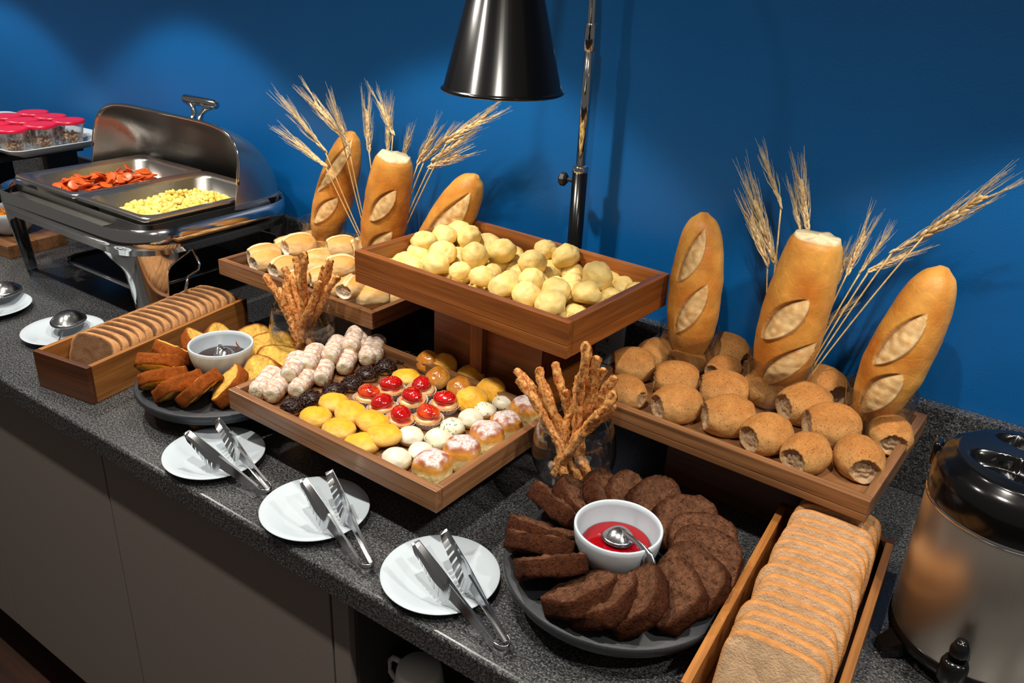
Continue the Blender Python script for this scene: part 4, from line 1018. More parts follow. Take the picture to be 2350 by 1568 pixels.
bowl(V(-1.094, 0.200, 0.0485), 'white bowl of chocolate sauce in the middle of the yellow cake')
def disc(name, c, r, mat, label, cat):
    o = ob(name, mdata(name, *lathe([(0, -0.006), (r * 0.93, -0.006), (r, 0.0), (r - 0.002, 0.0006), (0, 0.0)], 56), mat)); o.matrix_world = TR(c)
    return tag(o, label, cat, kind='stuff')
disc('red_jam', V(cakeC.x - 0.004, cakeC.y - 0.004, 0.0485 + 0.031), 0.0405, MT['jam'], 'bright red jam filling the bowl on the chocolate cake', 'jam')
disc('chocolate_sauce', V(-1.094, 0.200, 0.0485 + 0.032), 0.0408, MT['chocsauce'], 'dark chocolate sauce filling the bowl on the yellow cake', 'sauce')
def spoon(head, hdir, path, rads, label, bl=0.026, bw=0.018, depth=0.008, name='spoon', convex=True):
    """bowl of the spoon as a shell, handle as a flattened tube"""
    o = empty(name, Matrix.Translation(head)); d = Vector(hdir); vs_, fs = [], []; NR, NA = 9, 36
    fr = frame((0, 0, 0), Vector((0, 0, 1 if convex else -1)), d)
    for layer in (0, 1):
        k0 = len(vs_)
        for i in range(NR):
            f = i / (NR - 1)
            for k in range(NA):
                a = 2 * PI * k / NA; egg = 1 + 0.12 * math.cos(a)
                q = Vector((bl * f * math.cos(a), bw * f * math.sin(a) * egg, depth * (1 - f ** 2.2) - layer * 0.0011)); vs_.append(tuple(fr @ q))
        for i in range(NR - 1):
            for k in range(NA):
                q = (k + 1) % NA; f_ = (k0 + i * NA + k, k0 + i * NA + q, k0 + (i + 1) * NA + q, k0 + (i + 1) * NA + k); fs.append(f_ if layer == 0 else f_[::-1])
    b0 = (NR - 1) * NA; b1 = b0 + NR * NA
    for k in range(NA):
        q = (k + 1) % NA; fs.append((b0 + k, b1 + k, b1 + q, b0 + q))
    ob('spoon_bowl', mdata('spoon_bowl', vs_, fs, MT['satin']), o)
    pp = [Vector(p) - head for p in path]
    sm = []; rs = []
    for i in range(len(pp) - 1):
        a, b = pp[max(i - 1, 0)], pp[i]; c, e = pp[i + 1], pp[min(i + 2, len(pp) - 1)]
        for q in range(6):
            t_ = q / 6; sm.append(0.5 * ((2 * b) + (c - a) * t_ + (2 * a - 5 * b + 4 * c - e) * t_ ** 2 + (3 * b - a - 3 * c + e) * t_ ** 3)); rs.append(rads[i] + (rads[i + 1] - rads[i]) * t_)
    sm.append(pp[-1]); rs.append(rads[-1])
    ob('handle', mdata('handle', *tube(sm, rs, 12, True, 0.0 + 0.42), MT['satin']), o)
    tag(o, label, 'spoon')
# jam ladle: convex bowl up, handle over the rim towards the camera
jc = V(cakeC.x - 0.004, cakeC.y - 0.004, 0.0485)
h0 = jc + Vector((0.0, 0.004, 0.036))
he = P(1495, 1300, 0.092)
spoon(h0, (jc - he).normalized() * 1.0, [h0 + Vector((0.0, 0.002, 0.0075)), h0.lerp(he, 0.3) + Vector((0, 0, 0.012)), h0.lerp(he, 0.62) + Vector((0, 0, 0.013)), h0.lerp(he, 0.86) + Vector((0, 0, 0.0065)), he],
      [0.003, 0.0036, 0.0045, 0.0095, 0.0075], 'small steel ladle resting in the red jam', 0.019, 0.019, 0.012)
sc_c = V(-1.094, 0.200, 0.0485); s0 = sc_c + Vector((0.006, 0.0, 0.036)); se = P(498, 826, 0.088)
spoon(s0, (sc_c - se).normalized(), [s0 + Vector((0.0, 0.002, 0.0075)), s0.lerp(se, 0.35) + Vector((0, 0, 0.018)), s0.lerp(se, 0.7) + Vector((0, 0, 0.019)), s0.lerp(se, 0.9) + Vector((0, 0, 0.009)), se],
      [0.003, 0.0036, 0.0045, 0.0095, 0.0075], 'small steel ladle resting in the chocolate sauce', 0.019, 0.017, 0.012)
# serving spoons on plates at the left
for (a, b), lb in zip([((50, 768), (236, 745)), ((-115, 712), (72, 688))], ['small white plate under the serving spoon, behind the brown bread box', 'small white plate under the serving spoon at the left picture edge']):
    c = (P(*a, 0.0135) + P(*b, 0.0135)) / 2; c.z = ZC + 0.0003
    place('plate', [PLM], TR(c), lb, 'plate', 'plates with serving spoons on the left')
s1 = P(156, 736, 0.026); e1 = P(105, 852, 0.008)
spoon(s1, (s1 - e1).normalized(), [s1.lerp(e1, 0.25) + Vector((0, 0, 0.0)), s1.lerp(e1, 0.5), s1.lerp(e1, 0.75), e1], [0.0035, 0.0042, 0.0048, 0.007], 'big steel serving spoon lying face down behind the brown bread box', 0.040, 0.032, 0.019, 'serving_spoon')
s2 = P(10, 668, 0.026); e2 = P(-60, 770, 0.008)
spoon(s2, (s2 - e2).normalized(), [s2.lerp(e2, 0.25) + Vector((0, 0, 0.0)), s2.lerp(e2, 0.5), s2.lerp(e2, 0.75), e2], [0.0035, 0.0042, 0.0048, 0.007], 'big steel serving spoon at the left picture edge', 0.040, 0.032, 0.019, 'serving_spoon')

# ------------------------------------------------------------------ heat lamp
lx, ly = -0.684, 0.6215
o = empty('heat_lamp', TR((lx, ly, ZC))); q0 = Vector((lx, ly, ZC))
ob('base', mdata('base', *lathe([(0, 0.0004), (0.030, 0.0004), (0.031, 0.003), (0.031, 0.010), (0.027, 0.014), (0.013, 0.016), (0, 0.016)], 40), MT['blackenamel']), o)
ob('lower_pole', mdata('lower_pole', *lathe([(0, 0.016), (0.0125, 0.016), (0.0125, 0.388), (0, 0.388)], 24), MT['blackenamel']), o)
ob('pole_collar', mdata('pole_collar', *lathe([(0.0126, 0.388), (0.0132, 0.389), (0.0132, 0.396), (0.009, 0.400), (0, 0.400)], 24), MT['chrome']), o)
ob('upper_pole', mdata('upper_pole', *lathe([(0, 0.395), (0.0082, 0.395), (0.0082, 0.60), (0, 0.60)], 20), MT['chrome']), o)
ob('neck_socket', mdata('neck_socket', *lathe([(0.0082, 0.575), (0.0100, 0.577), (0.0102, 0.602), (0.0092, 0.612), (0.0098, 0.616), (0, 0.616)], 20), MT['chrome']), o)
kn = ob('clamp_knob', mdata('clamp_knob', *join([tube([(-0.012, 0, 0.372), (-0.023, -0.002, 0.372)], 0.0035, 10), tube([(-0.023, -0.002, 0.372), (-0.026, -0.0025, 0.372), (-0.033, -0.0035, 0.372), (-0.036, -0.004, 0.372)], [0.008, 0.0115, 0.0115, 0.008], 8)]), MT['blackmatte'], smooth=False), o)
shc = PY(1153, 208, 0.37)                       # centre of the shade's rim
shp = shc - q0
ctrl = [Vector((0, 0, 0.612)), Vector((-0.004, -0.002, 0.70)), Vector((-0.012, -0.03, 0.86)), Vector((-0.010, -0.12, 0.965)), Vector((shp.x + 0.005, shp.y + 0.03, shp.z + 0.38)), Vector((shp.x + 0.002, shp.y, shp.z + 0.30)), Vector((shp.x, shp.y, shp.z + 0.225))]
sm = []
for i in range(len(ctrl) - 1):
    a, b, c, e = ctrl[max(i - 1, 0)], ctrl[i], ctrl[i + 1], ctrl[min(i + 2, len(ctrl) - 1)]
    for q in range(26):
        t_ = q / 26; sm.append(0.5 * ((2 * b) + (c - a) * t_ + (2 * a - 5 * b + 4 * c - e) * t_ ** 2 + (3 * b - a - 3 * c + e) * t_ ** 3))
sm.append(ctrl[-1])
ob('gooseneck', mdata('gooseneck', *tube(sm, [0.0066 + 0.0008 * (i % 2) for i in range(len(sm))], 12), MT['chrome']), o)
RS = 0.0795
sp = [(0.018, 0.225), (0.022, 0.222), (RS - 0.0015, 0.004), (RS, 0.003), (RS + 0.002, 0.0015), (RS + 0.0022, 0.0), (RS + 0.0005, -0.0015), (RS - 0.0025, 0.0015), (0.0205, 0.219), (0.0, 0.219)]
shd = ob('shade', mdata('shade', *lathe(sp, 72), MT['blackgloss']), o, Matrix.Translation(shp))
ob('bulb', mdata('bulb', *lathe([(0, -0.008), (0.018, -0.0065), (0.034, -0.001), (0.043, 0.010), (0.045, 0.022), (0.038, 0.05), (0.020, 0.085), (0.016, 0.12), (0, 0.12)], 40), MT['bulb']), shd)
tag(o, 'black conical heat lamp on a chrome gooseneck stand over the cheese breads', 'lamp')

# ------------------------------------------------------------------ socket on the upstand
o = empty('power_outlet', TR((-0.6215, 0.6540, ZC + 0.075)))
box('cover_plate', -0.036, 0.036, -0.009, 0, -0.058, 0.058, MT['plastic'], o, bev=0.003)
sk = box('socket', -0.0245, 0.0125, -0.0108, -0.0092, -0.022, 0.012, MT['plastic'], o, bev=0.0007)
v_, f_ = loft([rrect(-0.022, 0.010, -0.0075, 0.0075, 0.0074, 0.0), rrect(-0.022, 0.010, -0.0075, 0.0075, 0.0074, 0.0012), rrect(-0.019, 0.007, -0.005, 0.005, 0.0049, 0.0012)], True, True)
ob('socket_recess', mdata('socket_recess', [(x, -0.0109 - z, y - 0.005) for x, y, z in v_], f_, MT['plastic'], smooth=False), sk)
for dx, dz in ((-0.0155, 0), (-0.006, 0.0015), (0.0035, 0)):
    v_, f_ = tube([(dx, -0.0120, -0.005 + dz), (dx, -0.0126, -0.005 + dz)], 0.0022, 10); ob('socket_hole', mdata('socket_hole', v_, f_, MT['hole']), sk)
sg = box('voltage_sticker', -0.0235, 0.0115, -0.0098, -0.0092, 0.016, 0.031, MT['plastic'], o, bev=0.0003)
tx = bpy.data.curves.new('voltage_text', 'FONT'); tx.body = 'V'; tx.size = 0.0115; tx.extrude = 0.0002; tx.align_x = 'CENTER'
to = bpy.data.objects.new('voltage_text', tx); COL.objects.link(to); to.parent = sg; to.matrix_local = Matrix.Translation((0.0050, -0.0101, 0.0195)) @ Matrix.Rotation(PI / 2, 4, 'X')
dg = bpy.context.evaluated_depsgraph_get(); tm = bpy.data.meshes.new_from_object(to.evaluated_get(dg)); bpy.data.objects.remove(to)
tm.materials.clear(); tm.materials.append(MT['blackmatte']); ob('lettering', tm, sg, Matrix.Translation((0.0050, -0.0101, 0.0195)) @ Matrix.Rotation(PI / 2, 4, 'X'))
tag(o, 'white wall socket on the granite upstand, half hidden by cheese straws', 'outlet')

# ------------------------------------------------------------------ drink dispenser at the right
tc = Vector((0.029, 0.352, ZC)); TRD = 0.086
o = empty('drink_dispenser', TR(tc))
ob('body', mdata('body', *lathe([(0, 0.030), (TRD * 0.97, 0.030), (TRD, 0.036), (TRD, 0.198), (TRD * 0.985, 0.200), (0, 0.200)], 96), MT['thermos']), o)
ob('base_ring', mdata('base_ring', *lathe([(0, 0.018), (TRD * 0.93, 0.018), (TRD * 1.015, 0.022), (TRD * 1.015, 0.033), (TRD * 0.98, 0.036), (0, 0.036)], 72), MT['blackgloss']), o)
ob('trim_ring', mdata('trim_ring', *lathe([(TRD * 0.99, 0.1975), (TRD * 1.012, 0.1985), (TRD * 1.012, 0.2015), (TRD * 0.99, 0.203)], 96), MT['chrome']), o)
pf = [(TRD * 1.0, 0.2016), (TRD * 1.01, 0.206), (TRD * 1.01, 0.226), (TRD * 0.985, 0.238), (TRD * 0.90, 0.247), (TRD * 0.84, 0.2495), (TRD * 0.82, 0.252), (TRD * 0.80, 0.2535)]
NA, vs_, fs = 96, [], []
rad_l = [r for r, z in pf] + [TRD * 0.80 * f for f in np.linspace(0.965, 0.02, 26)]
for j, r in enumerate(rad_l):
    for k in range(NA):
        a = 2 * PI * k / NA; x, y = r * math.cos(a), r * math.sin(a)
        if j < len(pf): z = pf[j][1]
        else:
            z = 0.2535 + 0.006 * (1 - (r / (TRD * 0.8)) ** 2)
            ca, sa = math.cos(-0.25), math.sin(-0.25); u_, w_ = x * ca + y * sa, -x * sa + y * ca
            for s_ in (-1, 1):
                e = (u_ / (TRD * 0.56)) ** 2 + ((w_ - s_ * TRD * 0.36) / (TRD * 0.24)) ** 2
                z -= 0.016 * sst(1.0, 0.72, e)
        vs_.append((x, y, z))
for j in range(len(rad_l) - 1):
    for k in range(NA):
        q = (k + 1) % NA; fs.append((j * NA + k, j * NA + q, (j + 1) * NA + q, (j + 1) * NA + k))
fs.append(tuple(range((len(rad_l) - 1) * NA, len(rad_l) * NA)))
ob('lid', mdata('lid', vs_, fs, MT['blackgloss']), o)
ob('lid_clip', mdata('lid_clip', *box_vf(-TRD * 1.06, -TRD * 0.96, 0.004, 0.022, 0.214, 0.242, 0.003), MT['blackgloss']), o)
for k in range(3):
    a = math.radians(218 + 120 * k); d = Vector((math.cos(a), math.sin(a), 0)); n_ = Vector((-d.y, d.x, 0))
    vs_ = []
    for r, hw, z0, z1 in ((0.055, 0.013, 0.006, 0.020), (TRD * 0.98, 0.013, 0.004, 0.026), (TRD * 1.20, 0.010, 0.0005, 0.012)):
        for s_ in (-1, 1):
            for z in (z0, z1): q = d * r + n_ * (hw * s_); vs_.append((q.x, q.y, z))
    fs = []
    for j in (0, 4): fs += [(j, j + 1, j + 5, j + 4), (j + 2, j + 6, j + 7, j + 3), (j + 1, j + 3, j + 7, j + 5), (j, j + 4, j + 6, j + 2)]
    fs += [(0, 2, 3, 1), (8, 9, 11, 10)]
    ob('foot', mdata('foot', vs_, fs, MT['blackgloss'], smooth=False), o)
sa_ = math.radians(266); sd_ = Vector((math.cos(sa_), math.sin(sa_), 0))
tp = ob('tap', mdata('tap', *join([tube([sd_ * (TRD - 0.001) + Vector((0, 0, 0.058)), sd_ * (TRD + 0.030) + Vector((0, 0, 0.056))], 0.010, 18),
                                   tube([sd_ * (TRD + 0.024) + Vector((0, 0, 0.070)), sd_ * (TRD + 0.024) + Vector((0, 0, 0.064)), sd_ * (TRD + 0.024) + Vector((0, 0, 0.044)), sd_ * (TRD + 0.024) + Vector((0, 0, 0.040))], [0.011, 0.0135, 0.0135, 0.010], 24),
                                   tube([sd_ * (TRD + 0.024) + Vector((0, 0, 0.042)), sd_ * (TRD + 0.024) + Vector((0, 0, 0.016))], [0.009, 0.008], 20)]), MT['blackgloss']), o)
ob('tap_lever', mdata('tap_lever', *tube([sd_ * (TRD + 0.024) + Vector((0, 0, 0.070)), sd_ * (TRD + 0.022) + Vector((0, 0, 0.082)), sd_ * (TRD + 0.026) + Vector((0, 0, 0.094))], [0.0085, 0.0095, 0.006], 16), MT['blackgloss']), tp)
tag(o, 'steel drink dispenser with black lid and tap at the right edge', 'dispenser')

# ------------------------------------------------------------------ chafing dish
X0, X1, YF, YB, HR = -1.955, -1.392, 0.250, 0.654, 0.208
o = empty('chafing_dish', TR((0, 0, ZC)))
def outline(off, z, n=14, bow=0.012):
    x0, x1, y0, y1 = X0 - off, X1 + off, YF - off, YB + off; r = 0.10 + off; pts_ = []
    for (cx, cy, a0) in ((x1 - r, y1 - r, 0), (x0 + r, y1 - r, PI / 2), (x0 + r, y0 + r, PI), (x1 - r, y0 + r, 1.5 * PI)):
        for k in range(n + 1):
            a = a0 + PI / 2 * k / n; pts_.append((cx + r * math.cos(a), cy + r * math.sin(a), z))
    return pts_
bh = 0.050
ob('frame_band', mdata('frame_band', *loft([outline(-0.0012, HR - bh), outline(0.0, HR - bh - 0.0006), outline(0.0016, HR - bh * 0.5), outline(0.0, HR), outline(-0.0012, HR), outline(-0.0004, HR - bh * 0.5), outline(-0.0012, HR - bh)]), MT['chrome']), o)
rc_ = 0.10
for (cx, cy, a0) in ((X1 - rc_, YB - rc_, 0), (X0 + rc_, YB - rc_, PI / 2), (X0 + rc_, YF + rc_, PI), (X1 - rc_, YF + rc_, 1.5 * PI)):
    vs_, fs = [], []; NZ, NAQ = 22, 16
    for i in range(NZ + 1):
        f = i / NZ; z = 0.0006 + (HR - bh + 0.001) * f
        half = (0.46 + 0.12 * f + 0.9 * max(0.0, (f - 0.72) / 0.28) ** 2.4) * PI / 4
        half = min(half, PI / 4 * 1.35); rr_ = rc_ - 0.022 * (1 - f)
        for k in range(NAQ + 1):
            a = a0 + PI / 4 + half * (2 * k / NAQ - 1)
            for dr in (0.0, -0.0016): vs_.append((cx + (rr_ + dr) * math.cos(a), cy + (rr_ + dr) * math.sin(a), z))
    w2 = (NAQ + 1) * 2
    for i in range(NZ):
        for k in range(NAQ):
            b = i * w2 + k * 2; fs += [(b, b + 2, b + w2 + 2, b + w2), (b + 1, b + w2 + 1, b + w2 + 3, b + 3)]
        for k in (0, NAQ):
            b = i * w2 + k * 2; fs.append((b, b + w2, b + w2 + 1, b + 1))
    for k in range(NAQ): fs.append((k * 2, k * 2 + 1, k * 2 + 3, k * 2 + 2))
    ob('leg', mdata('leg', vs_, fs, MT['chrome']), o)
# water pan hanging inside the frame
PX0, PX1, PY0_, PY1_, HP = -1.898, -1.420, 0.293, 0.600, 0.2285
ob('water_pan', mdata('water_pan', *loft([rrect(PX0 - 0.012, PX1 + 0.012, PY0_ - 0.010, PY1_ + 0.02, 0.03, HP - 0.012), rrect(PX0 - 0.008, PX1 + 0.008, PY0_ - 0.006, PY1_ + 0.016, 0.03, HP - 0.013), rrect(PX0, PX1, PY0_ + 0.002, PY1_, 0.03, HP - 0.085)], False, True), MT['steel']), o)
v_, f_ = box_vf(PX0 + 0.03, PX1 - 0.10, YF + 0.004, PY0_ - 0.006, HR - 0.010, HR - 0.0085)
ob('front_ledge', mdata('front_ledge', v_, f_, MT['steel'], smooth=False), o)
ob('fuel_shelf_rail', mdata('fuel_shelf_rail', *tube([(-1.80, 0.60, 0.055), (-1.80, 0.345, 0.055), (-1.793, 0.325, 0.055), (-1.77, 0.315, 0.055), (-1.54, 0.315, 0.055), (-1.515, 0.325, 0.055), (-1.507, 0.345, 0.055), (-1.507, 0.60, 0.055)], 0.005, 10), MT['chrome']), o)
ob('fuel_shelf', mdata('fuel_shelf', *box_vf(-1.796, -1.512, 0.322, 0.60, 0.048, 0.052), MT['blackmatte'], smooth=False), o)
for fx in (-1.72, -1.59):
    ob('burner', mdata('burner', *lathe([(0, 0.0525), (0.034, 0.0525), (0.034, 0.092), (0.026, 0.098), (0.020, 0.098), (0.020, 0.092), (0, 0.092)], 32), MT['blackmatte']), o, Matrix.Translation((fx, 0.45, 0)))
ob('bracket', mdata('bracket', *tube([(-1.42, 0.385, 0.150), (-1.40, 0.385, 0.120), (-1.392, 0.375, 0.112), (-1.392, 0.350, 0.105), (-1.375, 0.330, 0.086)], 0.0028, 8), MT['chrome']), o)
# roll top lid, rolled to the back
LX0, LX1, LYC, LZ0, LR = -1.935, -1.410, 0.488, 0.207, 0.160
vs_, fs = [], []; NT_, NS = 40, 60; t0, t1 = math.radians(103), math.radians(188)
for layer, sh in ((0, 0.0), (1, 0.003)):
    for i in range(NT_ + 1):
        th = t0 + (t1 - t0) * i / NT_
        for k in range(NS + 1):
            s_ = PI * k / NS; e = 2 / 5.2; cx = -math.cos(s_); cs = math.sin(s_)
            xx = math.copysign(abs(cx) ** e, cx) * ((LX1 - LX0) / 2 - sh); r = (abs(cs) ** e) * (LR - sh)
            vs_.append(((LX0 + LX1) / 2 + xx, LYC - r * math.cos(th), LZ0 + r * math.sin(th)))
w2 = NS + 1; n1 = (NT_ + 1) * w2
for i in range(NT_):
    for k in range(NS):
        a = i * w2 + k; fs += [(a, a + 1, a + w2 + 1, a + w2), (n1 + a, n1 + a + w2, n1 + a + w2 + 1, n1 + a + 1)]
for i in (0, NT_):
    for k in range(NS):
        a = i * w2 + k; f_ = (a, a + 1, n1 + a + 1, n1 + a); fs.append(f_ if i else f_[::-1])
lid = ob('lid', mdata('lid', vs_, fs, MT['steel']), o)
edge = []
for k in range(NS + 1):
    s_ = PI * k / NS; e = 2 / 5.2; cx = -math.cos(s_); cs = math.sin(s_); xx = math.copysign(abs(cx) ** e, cx) * ((LX1 - LX0) / 2); r = (abs(cs) ** e) * LR
    edge.append(((LX0 + LX1) / 2 + xx, LYC - r * math.cos(t0), LZ0 + r * math.sin(t0)))
ob('lid_rim', mdata('lid_rim', *tube(edge[1:-1], 0.0035, 8), MT['chrome']), lid)
hp = PY(446, 240, LYC + 0.06); hx = hp.x
hn = Vector((0, -math.cos(math.radians(112)), math.sin(math.radians(112))))
hb = Vector((hx, LYC, LZ0)) + hn * LR
lst = []
for s_ in (-1, 1):
    lst.append(tube([hb + Vector((0.012 * s_, 0, 0)), hb + hn * 0.018 + Vector((0.012 * s_, 0, 0)), hb + hn * 0.030 + Vector((0.024 * s_, 0, 0)), hb + hn * 0.036 + Vector((0.040 * s_, 0, 0))], [0.006, 0.006, 0.007, 0.007], 10))
lst.append(tube([hb + hn * 0.040 + Vector((-0.056, 0, 0)), hb + hn * 0.041 + Vector((-0.05, 0, 0)), hb + hn * 0.041 + Vector((0.05, 0, 0)), hb + hn * 0.040 + Vector((0.056, 0, 0))], [0.007, 0.010, 0.010, 0.007], 14))
ob('handle', mdata('handle', *join(lst), MT['chrome']), lid)
tag(o, 'open roll-top steel chafing dish with two food pans', 'chafing dish')
def food_pan(x0, x1, y0, y1, label):
    lp = [rrect(x0, x1, y0, y1, 0.012, HP - 0.0085), rrect(x0 - .001, x1 + .001, y0 - .001, y1 + .001, 0.013, HP - 0.003), rrect(x0 + .001, x1 - .001, y0 + .001, y1 - .001, 0.012, HP), rrect(x0 + .004, x1 - .004, y0 + .004, y1 - .004, 0.011, HP - .001),
          rrect(x0 + .013, x1 - .013, y0 + .013, y1 - .013, 0.03, HP - .0015), rrect(x0 + .018, x1 - .018, y0 + .018, y1 - .018, 0.034, HP - 0.008), rrect(x0 + .026, x1 - .026, y0 + .026, y1 - .026, 0.034, HP - 0.052), rrect(x0 + .034, x1 - .034, y0 + .034, y1 - .034, 0.03, HP - 0.058)]
    lp = [[(x, y, z) for x, y, z in l_] for l_ in lp]
    oo = ob('food_pan', mdata('food_pan', *loft(lp, False, True), MT['steel'])); oo.matrix_world = TR((0, 0, ZC)); tag(oo, label, 'food pan', 'pans in the chafing dish')
XM = (PX0 + PX1) / 2
food_pan(PX0, XM - 0.0006, PY0_, PY1_, 'steel pan of orange slices, left half of the chafing dish')
food_pan(XM + 0.0006, PX1, PY0_, PY1_, 'steel pan of scrambled eggs, right half of the chafing dish')
# scrambled eggs: a heap of curds
rnd = random.Random(3); v0, f0 = ico(2); lst, cols = [], []
ex0, ex1, ey0, ey1 = XM + 0.033, PX1 - 0.032, PY0_ + 0.034, PY1_ - 0.035
for k in range(1500):
    x, y = rnd.uniform(ex0, ex1), rnd.uniform(ey0, ey1); u, w_ = (x - ex0) / (ex1 - ex0), (y - ey0) / (ey1 - ey0)
    hgt = 0.040 * (1 - (2 * u - 1) ** 4) * (1 - (2 * w_ - 1) ** 4) * (0.75 + 0.5 * nz((x * 22, y * 22, 0), 1, 2)); z = HP - 0.038 + rnd.uniform(0.5, 1) * hgt * 0.8
    r = rnd.uniform(0.0028, 0.0062); mm = Matrix.Rotation(rnd.uniform(0, 6), 4, 'Z') @ Matrix.Rotation(rnd.uniform(-.6, .6), 4, 'X')
    lst.append(([(x + q[0], y + q[1], max(z + q[2], HP - 0.057)) for q in (mm @ (Vector(p) * r * (1 + 0.5 * nz(p, 1.6, k * 1.3))) for p in v0)], f0))
    c = lerp(lin(244, 210, 92), lin(250, 228, 140), rnd.random()); cols += [c] * len(v0)
eg = ob('scrambled_eggs', mdata('scrambled_eggs', *join(lst), MT['egg'], cols)); eg.matrix_world = TR((0, 0, ZC)); tag(eg, 'fluffy yellow scrambled eggs heaped in the right pan', 'scrambled eggs', kind='stuff')
def slice_disc(seed):
    pf = [(0.0005, -0.0015), (0.0108, -0.0015), (0.0125, -0.0008), (0.0127, 0.0008), (0.0110, 0.0015), (0.0005, 0.0015)]; v_, f_ = lathe(pf, 22); out, cols = [], []
    for p in v_:
        q = Vector(p); rr_ = math.hypot(q.x, q.y); q *= 1 + 0.1 * nz(p, 90, seed); q.z += 0.004 * math.sin(q.x * 90 + seed) * rr_ / 0.0138
        out.append(q); cols.append(lerp(lin(228, 104, 36), lin(188, 62, 20), sst(0.010, 0.0138, rr_) + 0.3 * nz(p, 120, seed + 3)))
    f_ += [tuple(k * 6 for k in range(22))[::-1], tuple(k * 6 + 5 for k in range(22))]
    return mdata('sausage_slice', out, f_, MT['sausage'], cols)
SD = [slice_disc(k) for k in range(4)]
sx0, sx1, sy0, sy1 = PX0 + 0.044, XM - 0.044, PY0_ + 0.044, PY1_ - 0.044
for k in range(150):
    x, y = rnd.uniform(sx0, sx1), rnd.uniform(sy0, sy1); u, w_ = (x - sx0) / (sx1 - sx0), (y - sy0) / (sy1 - sy0); lay = k / 150
    z = HP - 0.044 + lay * 0.042 * (1 - 0.6 * (2 * u - 1) ** 4) * (1 - 0.6 * (2 * w_ - 1) ** 4)
    place('sausage_slice', [SD[k % 4]], TR((x, y, ZC + z), rnd.uniform(0, 6), rnd.uniform(-.7, .7) * (0.2 + lay), rnd.uniform(-.6, .6) * (0.2 + lay), rnd.uniform(0.9, 1.15)), 'thin orange-red slice piled in the left pan of the chafing dish', 'sausage slice', 'orange slices in the left pan')

# ------------------------------------------------------------------ far left: platter of granola cups, cereal bowl
HPL = 0.252
o = empty('platter_stand', TR((-2.29, 0.45, ZC)))
box('top_panel', -0.20, 0.20, -0.11, 0.11, HPL - 0.040, HPL - 0.026, MT['blackmatte'], o, bev=0.002)
for sx in (-0.185, 0.165): box('side_panel', sx, sx + 0.02, 0.02, 0.10, 0.0005, HPL - 0.0405, MT['blackmatte'], o, bev=0.002)
tag(o, 'black stand lifting the white platter at the far left', 'stand')
def plat(off, z, r=0.03): return rrect(-0.255 - off, 0.255 + off, -0.135 - off, 0.135 + off, r + off * 0.5, z)
pm = mdata('platter', *loft([plat(-0.05, 0.0), plat(-0.045, 0.0), plat(-0.012, 0.013), plat(0.0, 0.0235), plat(0.001, 0.0255), plat(-0.002, 0.026), plat(-0.016, 0.016), plat(-0.046, 0.0045)], True, True), MT['ceramic'])
place('platter', [pm], TR((-2.26, 0.47, ZC + HPL - 0.0255), math.radians(3)), 'white rectangular platter of red-lidded cups at the far left', 'platter')
cup_pf = [(0, 0), (0.0215, 0), (0.0225, 0.001), (0.0285, 0.046), (0.0278, 0.046), (0.0218, 0.0022), (0, 0.0022)]
cupm = mdata('cup', *lathe(cup_pf, 32), MT['clearplastic'])
lidm = mdata('lid', *lathe([(0, 0.0465), (0.030, 0.0465), (0.0325, 0.0450), (0.0332, 0.0470), (0.0325, 0.0515), (0.029, 0.0530), (0.024, 0.0518), (0, 0.0522)], 40), MT['red'])
def granola_mesh(seed):
    rnd = random.Random(seed); v0, f0 = ico(1); lst, cols = [], []
    for k in range(150):
        a, r, z = rnd.uniform(0, 6.28), 0.0205 * math.sqrt(rnd.random()), rnd.uniform(0.005, 0.026); r *= 0.9 + z * 5
        mm = Matrix.Rotation(rnd.uniform(0, 6), 4, 'X') @ Matrix.Rotation(rnd.uniform(0, 6), 4, 'Z') @ Matrix.Diagonal((0.0042, 0.003, 0.002, 1)); c = Vector((min(r, .0195) * math.cos(a), min(r, .0195) * math.sin(a), z))
        lst.append(([tuple(c + mm @ Vector(p)) for p in v0], f0)); cols += [lerp(lin(238, 196, 134), lin(196, 138, 80), rnd.random())] * len(v0)
    return mdata('granola', *join(lst), MT['granola'], cols)
GRM = [granola_mesh(k) for k in range(3)]
cps = [(150,274),(91,281),(30,290),(116,264),(57,275),(-4,283),(76,258),(22,267),(-38,276)]
cl_ = ['rightmost in the front row', 'second from right in the front row', 'third from right in the front row', 'rightmost in the middle row', 'second from right in the middle row', 'third from right in the middle row',
       'rightmost in the back row', 'second from right in the back row', 'third from right in the back row']
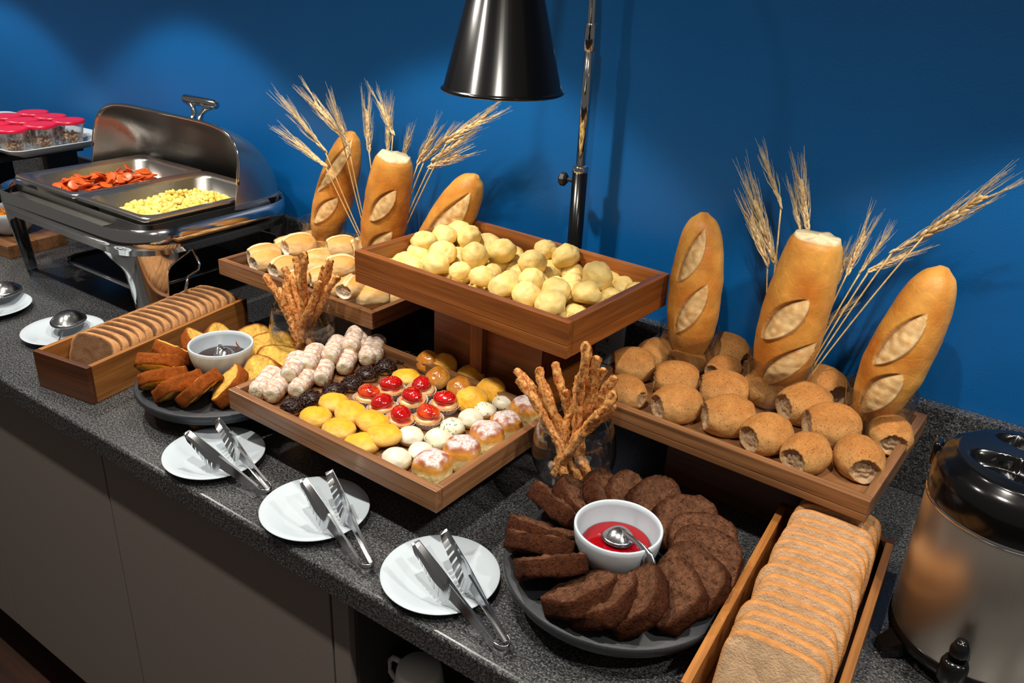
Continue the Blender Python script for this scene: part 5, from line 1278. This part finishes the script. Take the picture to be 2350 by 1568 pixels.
for i, (x, y) in enumerate(cps):
    r, c = divmod(i, 3); zz = HPL - 0.0208; p = Vector((-2.085 - 0.0765 * c - 0.008 * r, 0.392 + 0.074 * r - 0.004 * c, ZC + zz))
    place('snack_cup', [('cup', cupm), ('lid', lidm)], TR(p, i, 0, 0, 1.12), 'clear cup with red lid, ' + cl_[i], 'cup', 'red-lidded cups on the platter')
    g = ob('granola', GRM[i % 3]); g.matrix_world = TR(p, i * 2.0, 0, 0, 1.1); tag(g, 'granola inside the clear cup ' + cl_[i], 'granola', 'granola in the cups', 'stuff')
o = empty('cutting_board', TR((-2.14, 0.372, ZC + 0.0004), math.radians(4)))
for k in range(4): box('board_strip', -0.19, 0.10, -0.07 + 0.0365 * k, -0.07 + 0.0365 * (k + 1) - 0.0004, 0.0, 0.030, wd('teak', 0), o, bev=0.0008)
tag(o, 'thick wooden board under the cereal bowl at the far left', 'board')
bp = P(10, 540, 0.06)
bc_ = Vector((-2.14, 0.375, ZC + 0.0310))
pf = [(0, 0), (0.030, 0), (0.033, 0.003), (0.052, 0.022), (0.062, 0.048), (0.063, 0.058), (0.0615, 0.059), (0.060, 0.049), (0.050, 0.024), (0.031, 0.006), (0, 0.005)]
place('bowl', [mdata('bowl', *lathe(pf, 64), MT['ceramic'])], TR(bc_), 'white bowl of orange cereal on the wooden board at the left edge', 'bowl')
lst, cols = [], []
for k in range(420):
    a, r = rnd.uniform(0, 6.28), 0.052 * math.sqrt(rnd.random()); z = 0.044 + 0.008 * (1 - (r / 0.055) ** 2) + rnd.uniform(-.004, .002)
    mm = Matrix.Rotation(rnd.uniform(0, 6), 4, 'X') @ Matrix.Rotation(rnd.uniform(0, 6), 4, 'Z') @ Matrix.Diagonal((0.005, 0.004, 0.0014, 1)); c = Vector((r * math.cos(a), r * math.sin(a), z)); v1, f1 = ico(1)
    lst.append(([tuple(c + mm @ Vector(p)) for p in v1], f1)); cols += [lerp(lin(234, 150, 36), lin(210, 116, 30), rnd.random())] * len(v1)
ce = ob('cereal_flakes', mdata('cereal_flakes', *join(lst), MT['granola'], cols)); ce.matrix_world = TR(bc_); tag(ce, 'orange cereal flakes filling the white bowl at the left edge', 'cereal', kind='stuff')
